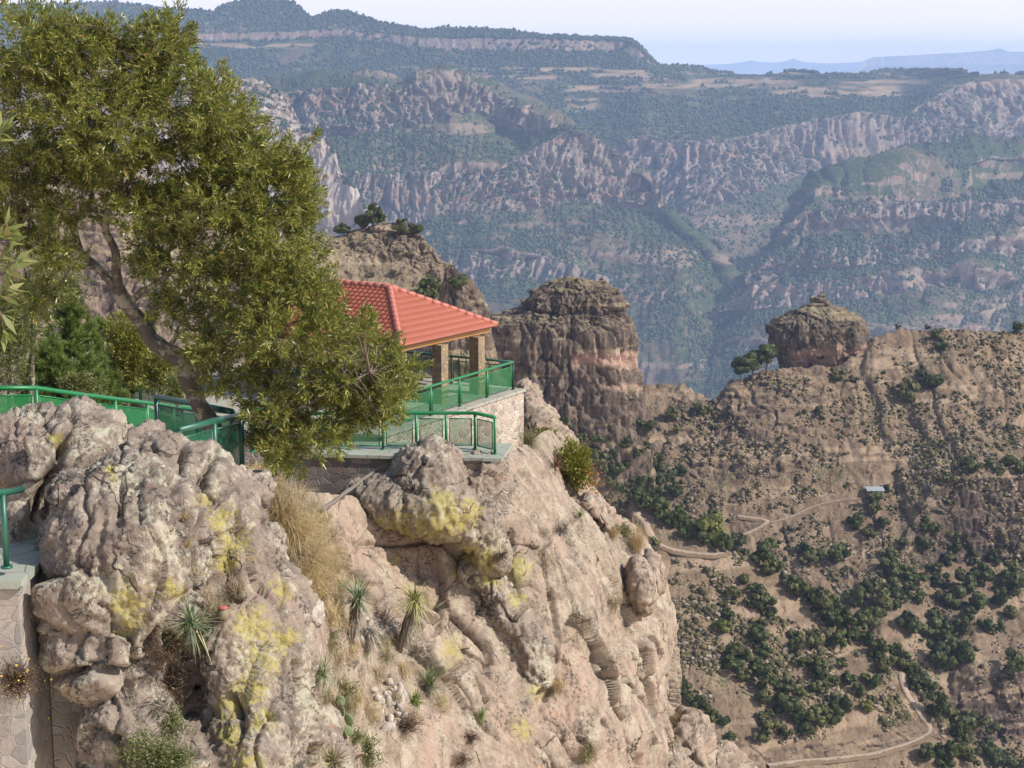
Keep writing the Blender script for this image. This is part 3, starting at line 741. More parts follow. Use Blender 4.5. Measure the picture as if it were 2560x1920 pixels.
def carve(V, lines):
    """depth of the grooves: lines of (u, v) with a width in picture points and a depth in metres"""
    u, v, d = proj(V); u = u.ravel(); v = v.ravel(); out = np.zeros(len(u))
    wob = fbm(V.reshape(-1, 3), .9, 3) * 5; u = u + wob; v = v + wob * .5
    for pts, w, dep in lines:
        for (a, b), (c, e) in zip(pts[:-1], pts[1:]):
            k = np.clip(((u - a) * (c - a) + (v - b) * (e - b)) / ((c - a) ** 2 + (e - b) ** 2), 0, 1)
            q = np.hypot(u - a - k * (c - a), v - b - k * (e - b))
            out = np.maximum(out, dep * np.exp(-(q / w) ** 2) * (.75 + .5 * np.sin(k * 3.14)))
    return out.reshape(V.shape[:-1])

def boulder(name, lobes, voxel, label, mat, spots=(), seed=1.0, A=1.0, smooth=3, cat='boulder', grooves=None):
    parts = [(P(u, v, D), (ru * D / FPX, rd, rv * D / FPX), tl) for u, v, D, ru, rv, rd, tl in lobes]
    V, F = remeshed(parts, voxel)
    V = vsmooth(V, F, smooth)
    N = vnormals(V, F); W = V + seed * 30
    gr = np.abs(perlin(np.stack([W[:, 0] + .5 * fbm(W, 1.2, 2), W[:, 1] * .5, W[:, 2] * .22], -1) / .95))
    hb, ck = blocks(W + fbm(W, .7, 2)[:, None] * .15, (1.5, 1.5, 2.3)); hs, cs = blocks(W + fbm(W, .4, 2)[:, None] * .08, (.36, .36, .48), 4.4)
    d = fbm(W, 1.5, 3) * .12 + hb * .15 - .10 * np.exp(-ck / .03) * sstep(-.2, .25, fbm(W, 1.6, 2, off=7)) + hs * .04 * sstep(-.3, .3, fbm(W, .9, 2, off=3)) - .03 * np.exp(-cs / .04) \
        + (ridged(W, (.5, .5, .7), 3, .55) - .6) * .07 + fbm(W, .20, 4, .70) * .07 + fbm(W, .06, 2) * .022 - .15 * np.exp(-gr / .05)
    pit = sstep(.15, .5, fbm(W, .6, 2, off=9.))
    d = d + pit * (fbm(W, .13, 3, .65) * .05)
    if grooves: d = d - carve(V, grooves) * sstep(.25, -.2, N[:, 1])
    V = V + N * (A * d)[:, None]
    c = V.mean(0); c[2] = V[:, 2].min()
    o = link(name, mesh_np(name, V - c, F, mat, True, {'yel': yel_mask(V, spots)}), None, c)
    return tag(o, label, cat), V

BB, VBB = boulder('boulder', [
    (52, 462, 26.6, 72, 62, 1.35, 8), (92, 470, 26.6, 66, 52, 1.3, 20), (35, 545, 26.0, 45, 75, 1.1, 4),
    (60, 580, 25.4, 42, 80, .9, -6), (128, 560, 24.8, 96, 118, 1.6, -4), (112, 645, 24.3, 62, 66, 1.15, 12),
    (150, 478, 26.2, 62, 48, 1.1, -8), (205, 492, 26.6, 42, 56, 1.1, -10), (232, 500, 26.9, 36, 42, .9, -16),
    (178, 520, 25.6, 30, 66, .95, 4), (232, 555, 26.2, 44, 80, 1.2, -5), (268, 640, 25.9, 50, 74, 1.4, -4),
    (285, 690, 26.0, 32, 72, 1.2, 4), (240, 655, 25.0, 52, 78, 1.1, 3), (258, 742, 24.8, 62, 80, 1.4, 0),
    (128, 728, 23.9, 52, 58, 1.0, 16), (150, 775, 23.8, 78, 60, 1.2, 0), (196, 690, 25.4, 50, 80, 1.0, 0), (215, 800, 24.4, 90, 60, 1.5, 0),
    (262, 492, 27.2, 16, 22, .6, 0)],
    .031, 'huge grey lichen-spotted boulder split by deep grooves, beside the green railing', M_boulder,
    [(222, 520, 16), (232, 545, 18), (226, 560, 14), (128, 600, 20), (130, 625, 14), (252, 625, 22), (262, 660, 18), (250, 690, 17), (234, 705, 17), (262, 720, 14),
     (285, 640, 14), (230, 732, 17), (246, 765, 18), (172, 590, 12), (60, 440, 10), (205, 500, 9), (280, 590, 12), (110, 470, 8)], 1.0, .95, 3, 'boulder',
    [([(68, 428), (56, 460), (44, 490), (35, 516), (24, 545)], 5, .42), ([(128, 426), (118, 446), (82, 460), (60, 490), (44, 514)], 4.5, .30), ([(120, 470), (119, 500), (116, 522)], 6, .16),
     ([(184, 430), (188, 453), (176, 495), (190, 532), (197, 562), (199, 588), (184, 606), (158, 627), (143, 650)], 4.5, .42), ([(150, 440), (158, 470), (172, 490)], 3.5, .18), ([(214, 452), (206, 481), (202, 505), (197, 540)], 4, .26),
     ([(245, 580), (222, 590), (199, 592)], 5, .22), ([(60, 676), (95, 668), (130, 672), (150, 655)], 5, .38), ([(158, 627), (178, 650), (190, 657), (193, 708), (192, 756)], 7, .20), ([(272, 708), (274, 714)], 5, .35), ([(228, 700), (240, 712), (236, 735)], 5, .2),
     ([(100, 520), (96, 550), (104, 590)], 5, .10), ([(240, 500), (246, 540), (242, 575)], 3, .14)])
capR, VCR = boulder('boulder', [
    (430, 474, 46.0, 40, 36, 1.2, 6), (392, 502, 45.7, 54, 27, 1.1, 14), (436, 506, 45.6, 54, 34, 1.15, 4), (474, 516, 45.9, 30, 40, 1.1, -20),
    (356, 512, 45.6, 28, 15, .9, 18), (490, 548, 46.0, 20, 30, .9, -26), (480, 482, 46.6, 34, 34, 1.2, -35)],
    .05, 'overhanging cap rock with bright yellow-green lichen below the lower railing', M_boulder,
    [(380, 532, 16), (402, 528, 20), (430, 528, 22), (455, 520, 22), (468, 512, 16), (470, 560, 20), (488, 560, 14), (440, 500, 14)], 2.0, 1.2)

# ---- the cliff: control points (u, v, distance)
CT = [[(150, 478, 32), (225, 482, 34.5), (325, 494, 43), (400, 484, 46.6), (470, 470, 47.6), (510, 452, 49.6), (524, 446, 51.5)],
      [(170, 520, 32), (240, 525, 34.5), (330, 528, 42), (405, 528, 45.2), (480, 517, 46.6), (542, 500, 49.2), (562, 491, 52.5)],
      [(190, 580, 31), (270, 585, 34), (338, 580, 40.5), (412, 580, 44.5), (490, 570, 46.3), (572, 562, 48.3), (624, 560, 53)],
      [(200, 640, 31), (290, 645, 33.5), (348, 640, 39), (420, 640, 43), (500, 640, 45.2), (592, 640, 47.2), (645, 638, 51.5)],
      [(210, 720, 30), (300, 725, 33), (358, 720, 37.6), (430, 720, 41.5), (510, 720, 44), (592, 720, 45.8), (643, 715, 50)],
      [(220, 850, 30), (310, 850, 32), (368, 850, 36), (440, 850, 40), (525, 850, 42.8), (598, 850, 44.5), (655, 850, 48.5)]]
CT = np.array([[P(*c) for c in row] for row in CT])
back = CT[:, -1] + np.array([1.2, 5, -1.0]); back2 = CT[:, -1] + np.array([2.0, 14, -9.0])
CT = np.concatenate([CT, back[:, None], back2[:, None]], 1)
def catmull(A, n, axis):
    A = np.moveaxis(A, axis, 0); m = len(A)
    B = np.concatenate([2 * A[:1] - A[1:2], A, 2 * A[-1:] - A[-2:-1]])
    t = np.linspace(0, m - 1, n); i = np.minimum(t.astype(int), m - 2); f = (t - i).reshape((-1,) + (1,) * (A.ndim - 1))
    p0, p1, p2, p3 = B[i], B[i + 1], B[i + 2], B[i + 3]
    r = .5 * (2 * p1 + (p2 - p0) * f + (2 * p0 - 5 * p1 + 4 * p2 - p3) * f * f + (3 * p1 - p0 - 3 * p2 + p3) * f ** 3)
    return np.moveaxis(r, 0, axis)
VF = catmull(catmull(CT, 470, 0), 700, 1)
NF = gridnormals(VF)
if NF[200, 300, 1] > 0: NF = -NF
W = VF + 77.0
ww = np.stack([fbm(W, 2.5, 2, off=1.), fbm(W, 2.5, 2, off=2.), fbm(W, 2.5, 2, off=3.)], -1) * .8
tilt = W @ np.array([[1, 0, .28], [0, 1, 0], [-.28, 0, 1.0]])
gul = sstep(390, 330, proj(VF)[0])           # loose ground in the gully: less rock relief
hb, ck = blocks(tilt + ww, (2.9, 2.9, 6.0)); hs, cs = blocks(tilt + ww * .4, (1.0, 1.0, 1.9), 6.1); ht, ct = blocks(tilt + ww * .2, (.36, .36, .55), 1.7)
cm = sstep(-.25, .25, fbm(W, 4, 2, off=5))
dF = fbm(W, 5.5, 3) * .55 + (ridged(tilt, (2.6, 2.6, 9.0), 3, .5) - .6) * .14 + hb * .17 - .28 * np.exp(-ck / .022) * cm + hs * .085 * (.4 + cm) - .12 * np.exp(-cs / .035) * cm \
    + ht * .028 + fbm(W, .5, 4, .68) * .055 + fbm(W, .13, 3, .65) * .03
dF = dF - carve(VF, [([(595, 650), (598, 671), (614, 683), (616, 703), (621, 727), (637, 766)], 2.2, .40), ([(642, 668), (642, 696), (651, 717)], 2.4, .35), ([(600, 722), (609, 737)], 2.5, .3), ([(548, 590), (556, 640), (550, 700)], 2.0, .22),
    ([(560, 520), (580, 570), (590, 600)], 2.0, .2), ([(630, 600), (640, 640)], 2, .25), ([(345, 532), (362, 538), (417, 540), (447, 544), (466, 562)], 3, .16)])
uF_, vF_, _ = proj(VF)
dF = dF * (1 - .55 * gul) * sstep(438, 470, vF_ + 0 * uF_) * .9 + dF * .1
VF = VF + NF * dF[..., None]
me = mesh_np('cliff_terrain', VF.reshape(-1, 3), gridfaces(*VF.shape[:2]), M_cliff, True, {'yel': yel_mask(VF.reshape(-1, 3), [(498, 580, 14), (508, 600, 14), (518, 585, 10), (520, 610, 10), (395, 560, 8), (455, 572, 8), (452, 650, 14), (540, 690, 12), (536, 672, 8), (330, 730, 18), (523, 730, 12)])})
tag(link('cliff_terrain', me), kind='structure')

def mk_drop(sheets):
    pts = np.concatenate([V.reshape(-1, 3) for V in sheets]); u, v, d = proj(pts)
    def f(a, b, rad=2.5):
        k = np.where((abs(u - a) < rad) & (abs(v - b) < rad))[0]
        if not len(k): return f(a, b, rad * 2) if rad < 60 else None
        dm = d[k].min(); k = k[d[k] < dm * 1.015]
        return pts[k[np.argmin((u[k] - a) ** 2 + (v[k] - b) ** 2)]]
    return f
dropF = mk_drop([VF]); dropB = mk_drop([VBB]); dropFC = mk_drop([VF, VCR]); 

# the long lichened slab lying against the cliff, smaller outcrops
boulder('boulder', [(478, 572, 46.0, 16, 14, .7, 0), (496, 592, 45.9, 19, 22, .7, -42), (512, 618, 45.9, 20, 26, .7, -40), (530, 645, 45.8, 20, 26, .75, -34), (536, 665, 45.6, 16, 26, .7, -20)], .05,
        'long dark grey slab with lichen leaning diagonally on the pink cliff', M_boulder, [(490, 580, 12), (515, 600, 8)], 3.0, .9, 2, 'rock slab')
boulder('boulder', [(517, 570, 47.0, 15, 22, .8, 10), (522, 595, 46.9, 10, 24, .7, -10)], .05, 'yellow-topped rock knob above the leaning slab on the cliff', M_boulder, [(516, 568, 18), (523, 600, 10)], 4.0, .8, 2)
boulder('boulder', [(318, 740, 35.0, 26, 34, 1.0, 0), (335, 770, 34.6, 28, 30, 1.0, 0), (300, 770, 34, 30, 30, 1, 0)], .045, 'pale lichen-crusted rock in the grassy gully at the bottom edge', M_boulder, [(306, 745, 12), (320, 760, 10)], 5.0, .8, 2)
boulder('boulder', [(314, 610, 36.0, 11, 12, .5, 0), (318, 618, 36.0, 8, 10, .4, 0)], .04, 'small pale stone wedged beside the big boulder in the gully', M_stone, (), 6.0, .5, 2)
boulder('boulder', [(690, 752, 55, 26, 34, 2.0, 0), (715, 775, 56, 30, 28, 2.0, -20), (668, 775, 53, 26, 34, 2, 0)], .075, 'cracked pink rock shoulder at the foot of the cliff, bottom edge', M_cliff, (), 7.0, 1.6, 2, 'rock outcrop')
boulder('boulder', [(651, 570, 52.5, 9, 22, 1.0, -8), (640, 585, 51.5, 12, 30, .8, -10)], .06, 'rounded tan rock bulge at the right brow of the cliff', M_cliff, (), 8.0, 1.0, 2, 'rock outcrop')
boulder('boulder', [(596, 507, 53, 12, 10, .8, 20), (606, 520, 53, 14, 10, .9, 30), (588, 500, 53, 9, 8, .7, 0)], .06, 'cluster of tan rocks on the cliff crest under the yellow-green sapling', M_cliff, (), 9.0, 1.0, 2, 'rock outcrop')
boulder('boulder', [(541, 425, 66, 20, 26, 2.2, -30), (530, 402, 67, 14, 22, 2.0, -20), (556, 446, 65, 18, 20, 2.2, -30)], .08, 'grey rock shoulder below the outer corner of the gazebo terrace', M_cliff, (), 10.0, 1.4, 2, 'rock outcrop')
# ---------------------------------------------------------------- materials of built things
def green_mat(name, col, rough=.42):
    t = NT(name); p = t.pos()
    n = t.noise(p, 9, 4, .6); s = t.noise(p, 40, 3, .6)
    c = t.mix(n, tuple(x * .8 for x in col), tuple(x * 1.15 for x in col))
    c = t.mix(t.math('MULTIPLY', t.step(s, .62, .72), .35), c, (.10, .085, .05))
    return t.done(c, rough, None, .5)
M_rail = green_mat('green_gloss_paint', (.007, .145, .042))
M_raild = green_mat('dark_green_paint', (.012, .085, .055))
def mesh_mat(name, col, cover=.5, wave=None):
    """painted expanded metal: diamond strands with open holes (object coordinates: x along, z up)"""
    t = NT(name); p = t.pos(True)
    x = t.N('ShaderNodeSeparateXYZ'); t.t.links.new(p, x.inputs[0])
    a = t.math('MULTIPLY', t.math('ADD', x.outputs[0], t.math('MULTIPLY', x.outputs[2], 1.9)), 14.0)
    b = t.math('MULTIPLY', t.math('SUBTRACT', x.outputs[0], t.math('MULTIPLY', x.outputs[2], 1.9)), 14.0)
    def tri(v): return t.math('ABSOLUTE', t.math('SUBTRACT', t.math('FRACT', v), .5))
    m = t.math('MAXIMUM', tri(a), tri(b))
    h = t.math('GREATER_THAN', m, .5 - cover * .3)
    n = t.noise(p, 5, 3)
    t.done(t.mix(n, tuple(x * .75 for x in col), col), .45, None, .4)
    tr = t.N('ShaderNodeBsdfTransparent'); mx = t.N('ShaderNodeMixShader')
    t.t.links.new(h, mx.inputs[0]); t.t.links.new(tr.outputs[0], mx.inputs[1]); t.t.links.new(t.b.outputs[0], mx.inputs[2])
    t.t.links.new(mx.outputs[0], t.out.inputs[0])
    return t.m
M_mesh = mesh_mat('green_expanded_metal', (.008, .15, .042), .52)
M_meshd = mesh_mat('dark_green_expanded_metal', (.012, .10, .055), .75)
M_meshf = mesh_mat('green_close_mesh', (.007, .16, .042), .85)

def masonry(name, cols, scale=3.2, mortar=(.36, .33, .29), stretch=(1, 1, 1.35), mw=.06):
    t = NT(name); p = t.pos()
    q = t.scale(p, stretch)
    n = t.N('ShaderNodeVectorMath', operation='ADD'); t.set(n.inputs[0], q)
    nn = t.N('ShaderNodeTexNoise'); t.set(nn.inputs['Vector'], p); nn.inputs['Scale'].default_value = 3.0
    w = t.N('ShaderNodeVectorMath', operation='SCALE'); t.t.links.new(nn.outputs[1], w.inputs[0]); w.inputs['Scale'].default_value = .18
    t.t.links.new(w.outputs[0], n.inputs[1])
    e = t.voro(n.outputs[0], scale, 'DISTANCE_TO_EDGE'); cc = t.voro(n.outputs[0], scale, 'F1', 1)
    sx = t.N('ShaderNodeSeparateColor'); t.t.links.new(cc, sx.inputs[0])
    k = len(cols); c = t.ramp(sx.outputs[0], [(i / (k - 1), x) for i, x in enumerate(cols)])
    f = t.noise(p, 16, 5, .65)
    c = t.mix(f, t.mix(1.0, c, (.62, .6, .58), 'MULTIPLY'), c)
    st = t.step(e, .015, mw)
    c = t.mix(st, t.mix(f, mortar, tuple(m * .7 for m in mortar)), c)
    h = t.math('ADD', t.math('MULTIPLY', st, .6), t.math('MULTIPLY', f, .5))
    return t.done(c, .9, t.bump(h, .8, .04), .15)
M_wall = masonry('rubble_masonry', [(.33, .27, .21), (.46, .38, .30), (.24, .205, .18), (.42, .29, .22), (.5, .44, .36), (.30, .26, .23)], 4.2, (.47, .44, .39), (1, 1, 1.25), .11)
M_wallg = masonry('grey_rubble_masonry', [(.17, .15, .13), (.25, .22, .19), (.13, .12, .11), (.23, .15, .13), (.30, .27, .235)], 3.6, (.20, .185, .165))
M_walld = masonry('old_grey_masonry', [(.33, .31, .28), (.40, .37, .33), (.26, .25, .235), (.36, .31, .28), (.42, .39, .355)], 3.4, (.38, .355, .32), (1, 1, 1.2), .05)
M_column = masonry('fieldstone_pillar', [(.30, .22, .13), (.40, .30, .18), (.24, .19, .13), (.35, .25, .15), (.20, .17, .13)], 5.5, (.24, .20, .15))
def slabmat(name, a, b):
    t = NT(name); p = t.pos()
    n = t.noise(p, 2.0, 6, .65); e = t.voro(p, 1.6, 'DISTANCE_TO_EDGE')
    c = t.mix(n, a, b); c = t.mix(t.step(e, 0, .03), tuple(x * .6 for x in a), c)
    return t.done(c, .85, t.bump(t.noise(p, 25, 4), .4, .02), .2)
M_cap = slabmat('green_grey_flagstone', (.17, .19, .155), (.33, .34, .29))
M_floor = slabmat('terrace_flagstone', (.20, .195, .165), (.36, .34, .29))
M_beam = plain('varnished_orange_wood', (.34, .17, .055), .45)
def tile_mat():
    t = NT('red_roof_tile'); p = t.pos()
    n = t.noise(p, .8, 4); f = t.noise(p, 12, 4, .65)
    c = t.mix(n, (.25, .066, .036), (.33, .09, .05)); q = t.N('ShaderNodeTexWhiteNoise'); sn = t.N('ShaderNodeVectorMath', operation='SNAP'); t.set(sn.inputs[0], p); sn.inputs[1].default_value = (.23, .23, .23); t.t.links.new(sn.outputs[0], q.inputs[0]); c = t.mix(t.math('MULTIPLY', q.outputs[0], .35), c, (.25, .085, .06)); c = t.mix(t.math('MULTIPLY', t.step(f, .58, .75), .35), c, (.36, .075, .05))
    return t.done(c, .5, None, .35)
M_tile = tile_mat(); 
def ridge_mat():
    t = NT('pale_red_ridge_tile'); p = t.pos(); n = t.noise(p, 5, 4)
    return t.done(t.mix(n, (.32, .105, .075), (.39, .145, .11)), .5, None, .3)
M_ridge = ridge_mat()

# ---------------------------------------------------------------- railings
ZV = np.array([0, 0, 1.0])
def railing(pts, label, hgt=1.05, posts=None, top=None, panel=None, rad=.045, rail_m=None, group='green metal railings along the lookout', skip=(), bays=None, drop=None):
    """pts: top-rail points; a post stands at each of them unless skipped"""
    pts = [np.asarray(p, float) for p in pts]
    base = pts[0] - ZV * hgt
    rt = empty('railing', base, label, 'railing', group)
    rm = rail_m or M_rail
    b = MB(); b.tube(pts, rad, 10); b.build('top_rail', rm, rt, True).location = (0, 0, 0)
    for ch in rt.children:
        if ch.name.startswith('top_rail'): ch.matrix_parent_inverse = Matrix.Translation(-Vector(base))
    for k, p in enumerate(pts):
        if k in skip: continue
        h = (drop or {}).get(k, hgt)
        m = MB(); m.tube([p - ZV * h, p - ZV * .02], rad * .85, 10)
        m.tube([p - ZV * h, p - ZV * (h - .03)], rad * 1.7, 10)
        o = m.build('post', rm, rt, True); o.matrix_parent_inverse = Matrix.Translation(-Vector(base))
    for k in range(len(pts) - 1):
        if bays is not None and k not in bays: continue
        a, c = pts[k], pts[k + 1]; d = c - a; L = np.linalg.norm(d); u = d / L
        a2, c2 = a + u * .10, c - u * .10
        t_, bt = ZV * -.16, ZV * -(hgt - .12)
        fr = MB(); w = .018
        fr.tube([a2 + t_, c2 + t_], w, 6); fr.tube([a2 + bt, c2 + bt], w, 6)
        fr.tube([a2 + t_, a2 + bt], w, 6); fr.tube([c2 + t_, c2 + bt], w, 6)
        # the sheet of mesh, in its own frame: x along, z up
        Lp = np.linalg.norm(c2 - a2); hp = hgt - .28
        ex = (c2 - a2) / Lp
        M = Matrix(((ex[0], -ex[1] if abs(ex[1]) + abs(ex[0]) else 0, 0, 0), (ex[1], ex[0], 0, 0), (ex[2], 0, 1, 0), (0, 0, 0, 1)))
        q = MB(); q.add([(0, 0, 0), (Lp, 0, 0), (Lp, 0, hp), (0, 0, hp)], [(0, 1, 2, 3)])
        po = q.build('mesh_panel', panel or M_mesh, rt)
        M.translation = Vector(a2 + bt); po.matrix_parent_inverse = Matrix.Translation(-Vector(base)) @ M
        fo = fr.build('panel_frame', rm, po, True); fo.matrix_parent_inverse = M.inverted()
    return rt

def bays(a, b, n): return [a + (b - a) * k / n for k in range(n + 1)]

ZT = -10.8                                     # top of the gazebo terrace railing
FT = ZT - 1.05
tA, tB, tC, tD = PZ(415, 391, ZT), PZ(513, 362, ZT), PZ(409, 352, ZT), PZ(448.5, 383, ZT)
railing(bays(PZ(400, 395.3, ZT), tB, 4), 'long green railing with see-through mesh on the right edge of the gazebo terrace')
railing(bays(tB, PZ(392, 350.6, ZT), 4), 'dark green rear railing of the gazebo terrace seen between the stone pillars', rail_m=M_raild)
tL = PZ(120, 366, ZT)
railing(bays(tL, PZ(182, 392, ZT), 3), 'short green railing running down from a corner post left of the tree trunk', panel=M_meshf)
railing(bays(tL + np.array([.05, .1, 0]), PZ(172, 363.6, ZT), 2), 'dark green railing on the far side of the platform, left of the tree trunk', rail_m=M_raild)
lw = [P(300, 407.5, 46.8), P(349, 409, 46.9), P(382.6, 410, 46.9), P(416, 411, 46.9), P(446, 412, 46.9), P(475, 413, 46.9), P(494.8, 415.4, 46.3)]
lw = [np.array([p[0], p[1], lw[5][2]]) for p in lw]
railing(lw, 'green railing with open mesh above the masonry wall, in front of the gazebo', rad=.05)
ZB = lw[5][2] - 1.05
railing([P(-22, 388, 36.2), P(36, 388, 37), P(76, 394, 38.2), P(115, 399, 40), P(147, 403, 42), P(173, 406.5, 44.5), P(235, 413, 50)], 'bright green railing along the path behind the big boulder, running out of the left edge', panel=M_meshf, hgt=1.1, rad=.055)
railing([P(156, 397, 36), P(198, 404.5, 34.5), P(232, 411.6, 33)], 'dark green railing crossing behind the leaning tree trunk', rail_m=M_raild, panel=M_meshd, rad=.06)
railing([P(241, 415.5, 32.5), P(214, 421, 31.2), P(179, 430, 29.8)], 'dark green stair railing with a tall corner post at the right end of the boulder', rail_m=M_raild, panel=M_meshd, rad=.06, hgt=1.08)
railing([P(251, 410, 41), P(275, 409, 44), P(300, 408.6, 46.4)], 'short green railing half hidden behind the low branches of the tree', rad=.05)
railing([P(-40, 495, 22.4), P(2.5, 492.6, 23.3), P(22, 489.6, 24.0)], 'short green handrail on the grey wall at the left edge', rail_m=M_raild, skip=(0, 2), bays=(), rad=.05, hgt=1.1)

# ---------------------------------------------------------------- gazebo terrace
def prism(mb, poly, z0, z1):
    n = len(poly)
    V = [(p[0], p[1], z0) for p in poly] + [(p[0], p[1], z1) for p in poly]
    F = [tuple(range(n - 1, -1, -1)), tuple(range(n, 2 * n))] + [(i, (i + 1) % n, n + (i + 1) % n, n + i) for i in range(n)]
    mb.add(V, F)
def grow(poly, d):
    P2 = np.array([p[:2] for p in poly]); c = P2.mean(0); out = []
    n = len(P2)
    for i in range(n):
        a, b, e = P2[i - 1], P2[i], P2[(i + 1) % n]
        n1 = np.array([(b - a)[1], -(b - a)[0]]); n1 /= np.linalg.norm(n1)
        n2 = np.array([(e - b)[1], -(e - b)[0]]); n2 /= np.linalg.norm(n2)
        m = n1 + n2; m /= np.linalg.norm(m); out.append(b + m * d / max(.35, np.dot(m, n1)))
    return out
eD = (tB - PZ(400, 395.3, ZT))[:2]; eD /= np.linalg.norm(eD); nD = np.array([-eD[1], eD[0]])
fr = PZ(400, 395.3, ZT)[:2] - eD * 1.2
TP = [fr, tB[:2], tC[:2] + nD * 1.0, np.array([-11.0, 68.5]), tL[:2], np.array([-10.4, 56.4])]
ter = empty('terrace', (float(np.mean([p[0] for p in TP])), float(np.mean([p[1] for p in TP])), FT - 3.0), 'masonry terrace with flagstone coping that carries the red-roofed gazebo', 'terrace')
def part(mb, name, mat, root, smooth=False):
    o = mb.build(name, mat, root, smooth); o.matrix_parent_inverse = Matrix.Translation(-Vector(root.location)); return o
m = MB(); prism(m, grow(TP, .30), FT - 3.4, FT - .10); part(m, 'retaining_wall', M_wall, ter)
m = MB(); prism(m, grow(TP, .36), FT - .10, FT); part(m, 'coping', M_floor, ter)

# lower landing
zl = ZB
LP = [np.array(P(288, 452, 46.6)[:2]), np.array([lw[6][0] + .12, lw[6][1] - .45]), np.array([lw[6][0] + .40, 47.6]), np.array([-6.0, 47.9])]
LP[0][1] = lw[0][1] - .30
low = empty('landing', (LP[0][0] + 3, LP[0][1] + 1.5, zl - 1.6), 'lower masonry landing with flat stone coping below the gazebo terrace', 'landing')
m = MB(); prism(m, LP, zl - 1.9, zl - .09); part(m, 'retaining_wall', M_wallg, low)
m = MB(); prism(m, grow(LP, .09), zl - .09, zl); part(m, 'coping', M_cap, low)
m = MB(); q = P(499, 470, 45.9); prism(m, [(q[0] - .22, q[1] - .1), (q[0] + .28, q[1] - .1), (q[0] + .28, q[1] + .5), (q[0] - .22, q[1] + .5)], zl - 1.6, zl - .094); part(m, 'corner_pier', M_wall, low)

# ---------------------------------------------------------------- gazebo
ZE = -9.45
gF, gR = PZ(401, 347, ZE), PZ(497, 326, ZE)
eG = (gR - gF); LG = np.linalg.norm(eG[:2]); eG = eG / LG; nG = np.array([-eG[1], eG[0], 0])
half = LG / 2; rise = 1.55; ridge_len = 2.5
ap1 = (gF + gR) / 2 + nG * half * .94 + ZV * rise
ap2 = ap1 + nG * ridge_len
gB, gL = gR + nG * (2 * half * .94 + ridge_len), gF + nG * (2 * half * .94 + ridge_len)
gz = empty('gazebo', ((gF + gB) / 2)[0:2].tolist() + [FT], 'open gazebo with a red tiled hip roof on stone pillars', 'gazebo')
def tile_slope(c0, c1, t1, t0, pitch, course, amp, name, stp=.034):
    """corrugated tile sheet between eave c0-c1 and top t0-t1: rows of pan tiles down the slope"""
    e = c1 - c0; L = np.linalg.norm(e); ex = e / L
    up = (t0 + t1) / 2 - (c0 + c1) / 2; up = up - ex * np.dot(up, ex); H = np.linalg.norm(up); ey = up / H
    nrm = np.cross(ex, ey)
    a0, a1 = np.dot(t0 - c0, ex), np.dot(t1 - c0, ex)
    nx = int(L / pitch * 8); nr = int(H / course)
    V = []; F = []; n0 = 0
    xs = np.linspace(0, L, nx)
    for r in range(nr):                # every course is a strip whose foot stands proud of the one below
        y0, y1 = r * H / nr - .03, (r + 1) * H / nr
        lo = max(0, a0 * y0 / H); hi = L - (L - a1) * y0 / H
        lo1 = a0 * y1 / H; hi1 = L - (L - a1) * y1 / H
        X0 = lo + (hi - lo) * xs / L; X1 = lo1 + (hi1 - lo1) * xs / L
        # keep the wave fixed on the roof
        X0 = np.linspace(lo, hi, nx); X1 = np.clip(X0, lo1, hi1)
        def wv(X): s = np.abs(np.sin(np.pi * X / pitch)); return amp * (s ** .8)
        lay = []
        for X, y, off in ((X0, y0 - .001, -.012), (X0, y0, stp), (X1, y1, .004)):
            y = max(y, -.05)
            lay.append(c0 + X[:, None] * ex + y * ey + (wv(X) + (off if stp > .02 else off * .12))[:, None] * nrm)
        st = n0
        V += lay; n0 += 3 * nx
        i = np.arange(nx - 1)
        for k in range(2):
            s0 = st + k * nx; F.append(np.stack([s0 + i, s0 + i + 1, s0 + nx + i + 1, s0 + nx + i], -1))
    V = np.concatenate(V) - np.array(gz.location)
    me = mesh_np(name, V, np.concatenate(F), M_tile, False)
    return link(name, me, gz)
tile_slope(gF, gR, ap1, ap1, .150, .30, .07, 'roof_slope', .008)
tile_slope(gL, gF, ap1, ap2, .235, .235, .055, 'roof_slope')
tile_slope(gB, gL, ap2, ap2, .2, .3, .05, 'roof_slope')
tile_slope(gR, gB, ap2, ap1, .2, .3, .05, 'roof_slope')
def capline(a, b, name, r=.11):
    n = max(2, int(np.linalg.norm(b - a) / .33)); m = MB(); d = (b - a) / n
    for k in range(n):
        m.tube([a + d * k + ZV * .06, a + d * (k + 1.08) + ZV * .045], [r * 1.08, r * .96], 10)
    part(m, name, M_ridge, gz, True)
capline(ap1, ap2, 'ridge_cap')
for c, a in ((gF, ap1), (gR, ap1), (gL, ap2), (gB, ap2)): capline(c, a, 'hip_cap')
cc = [gF, gR, gB, gL]; cen = sum(cc) / 4
for k in range(4):
    a, b = cc[k], cc[(k + 1) % 4]
    ia, ib = a + (cen - a) * .06, b + (cen - b) * .06
    m = MB(); m.bar(ia - ZV * .14, ib - ZV * .14, .12, .15); part(m, 'eave_beam', M_beam, gz)
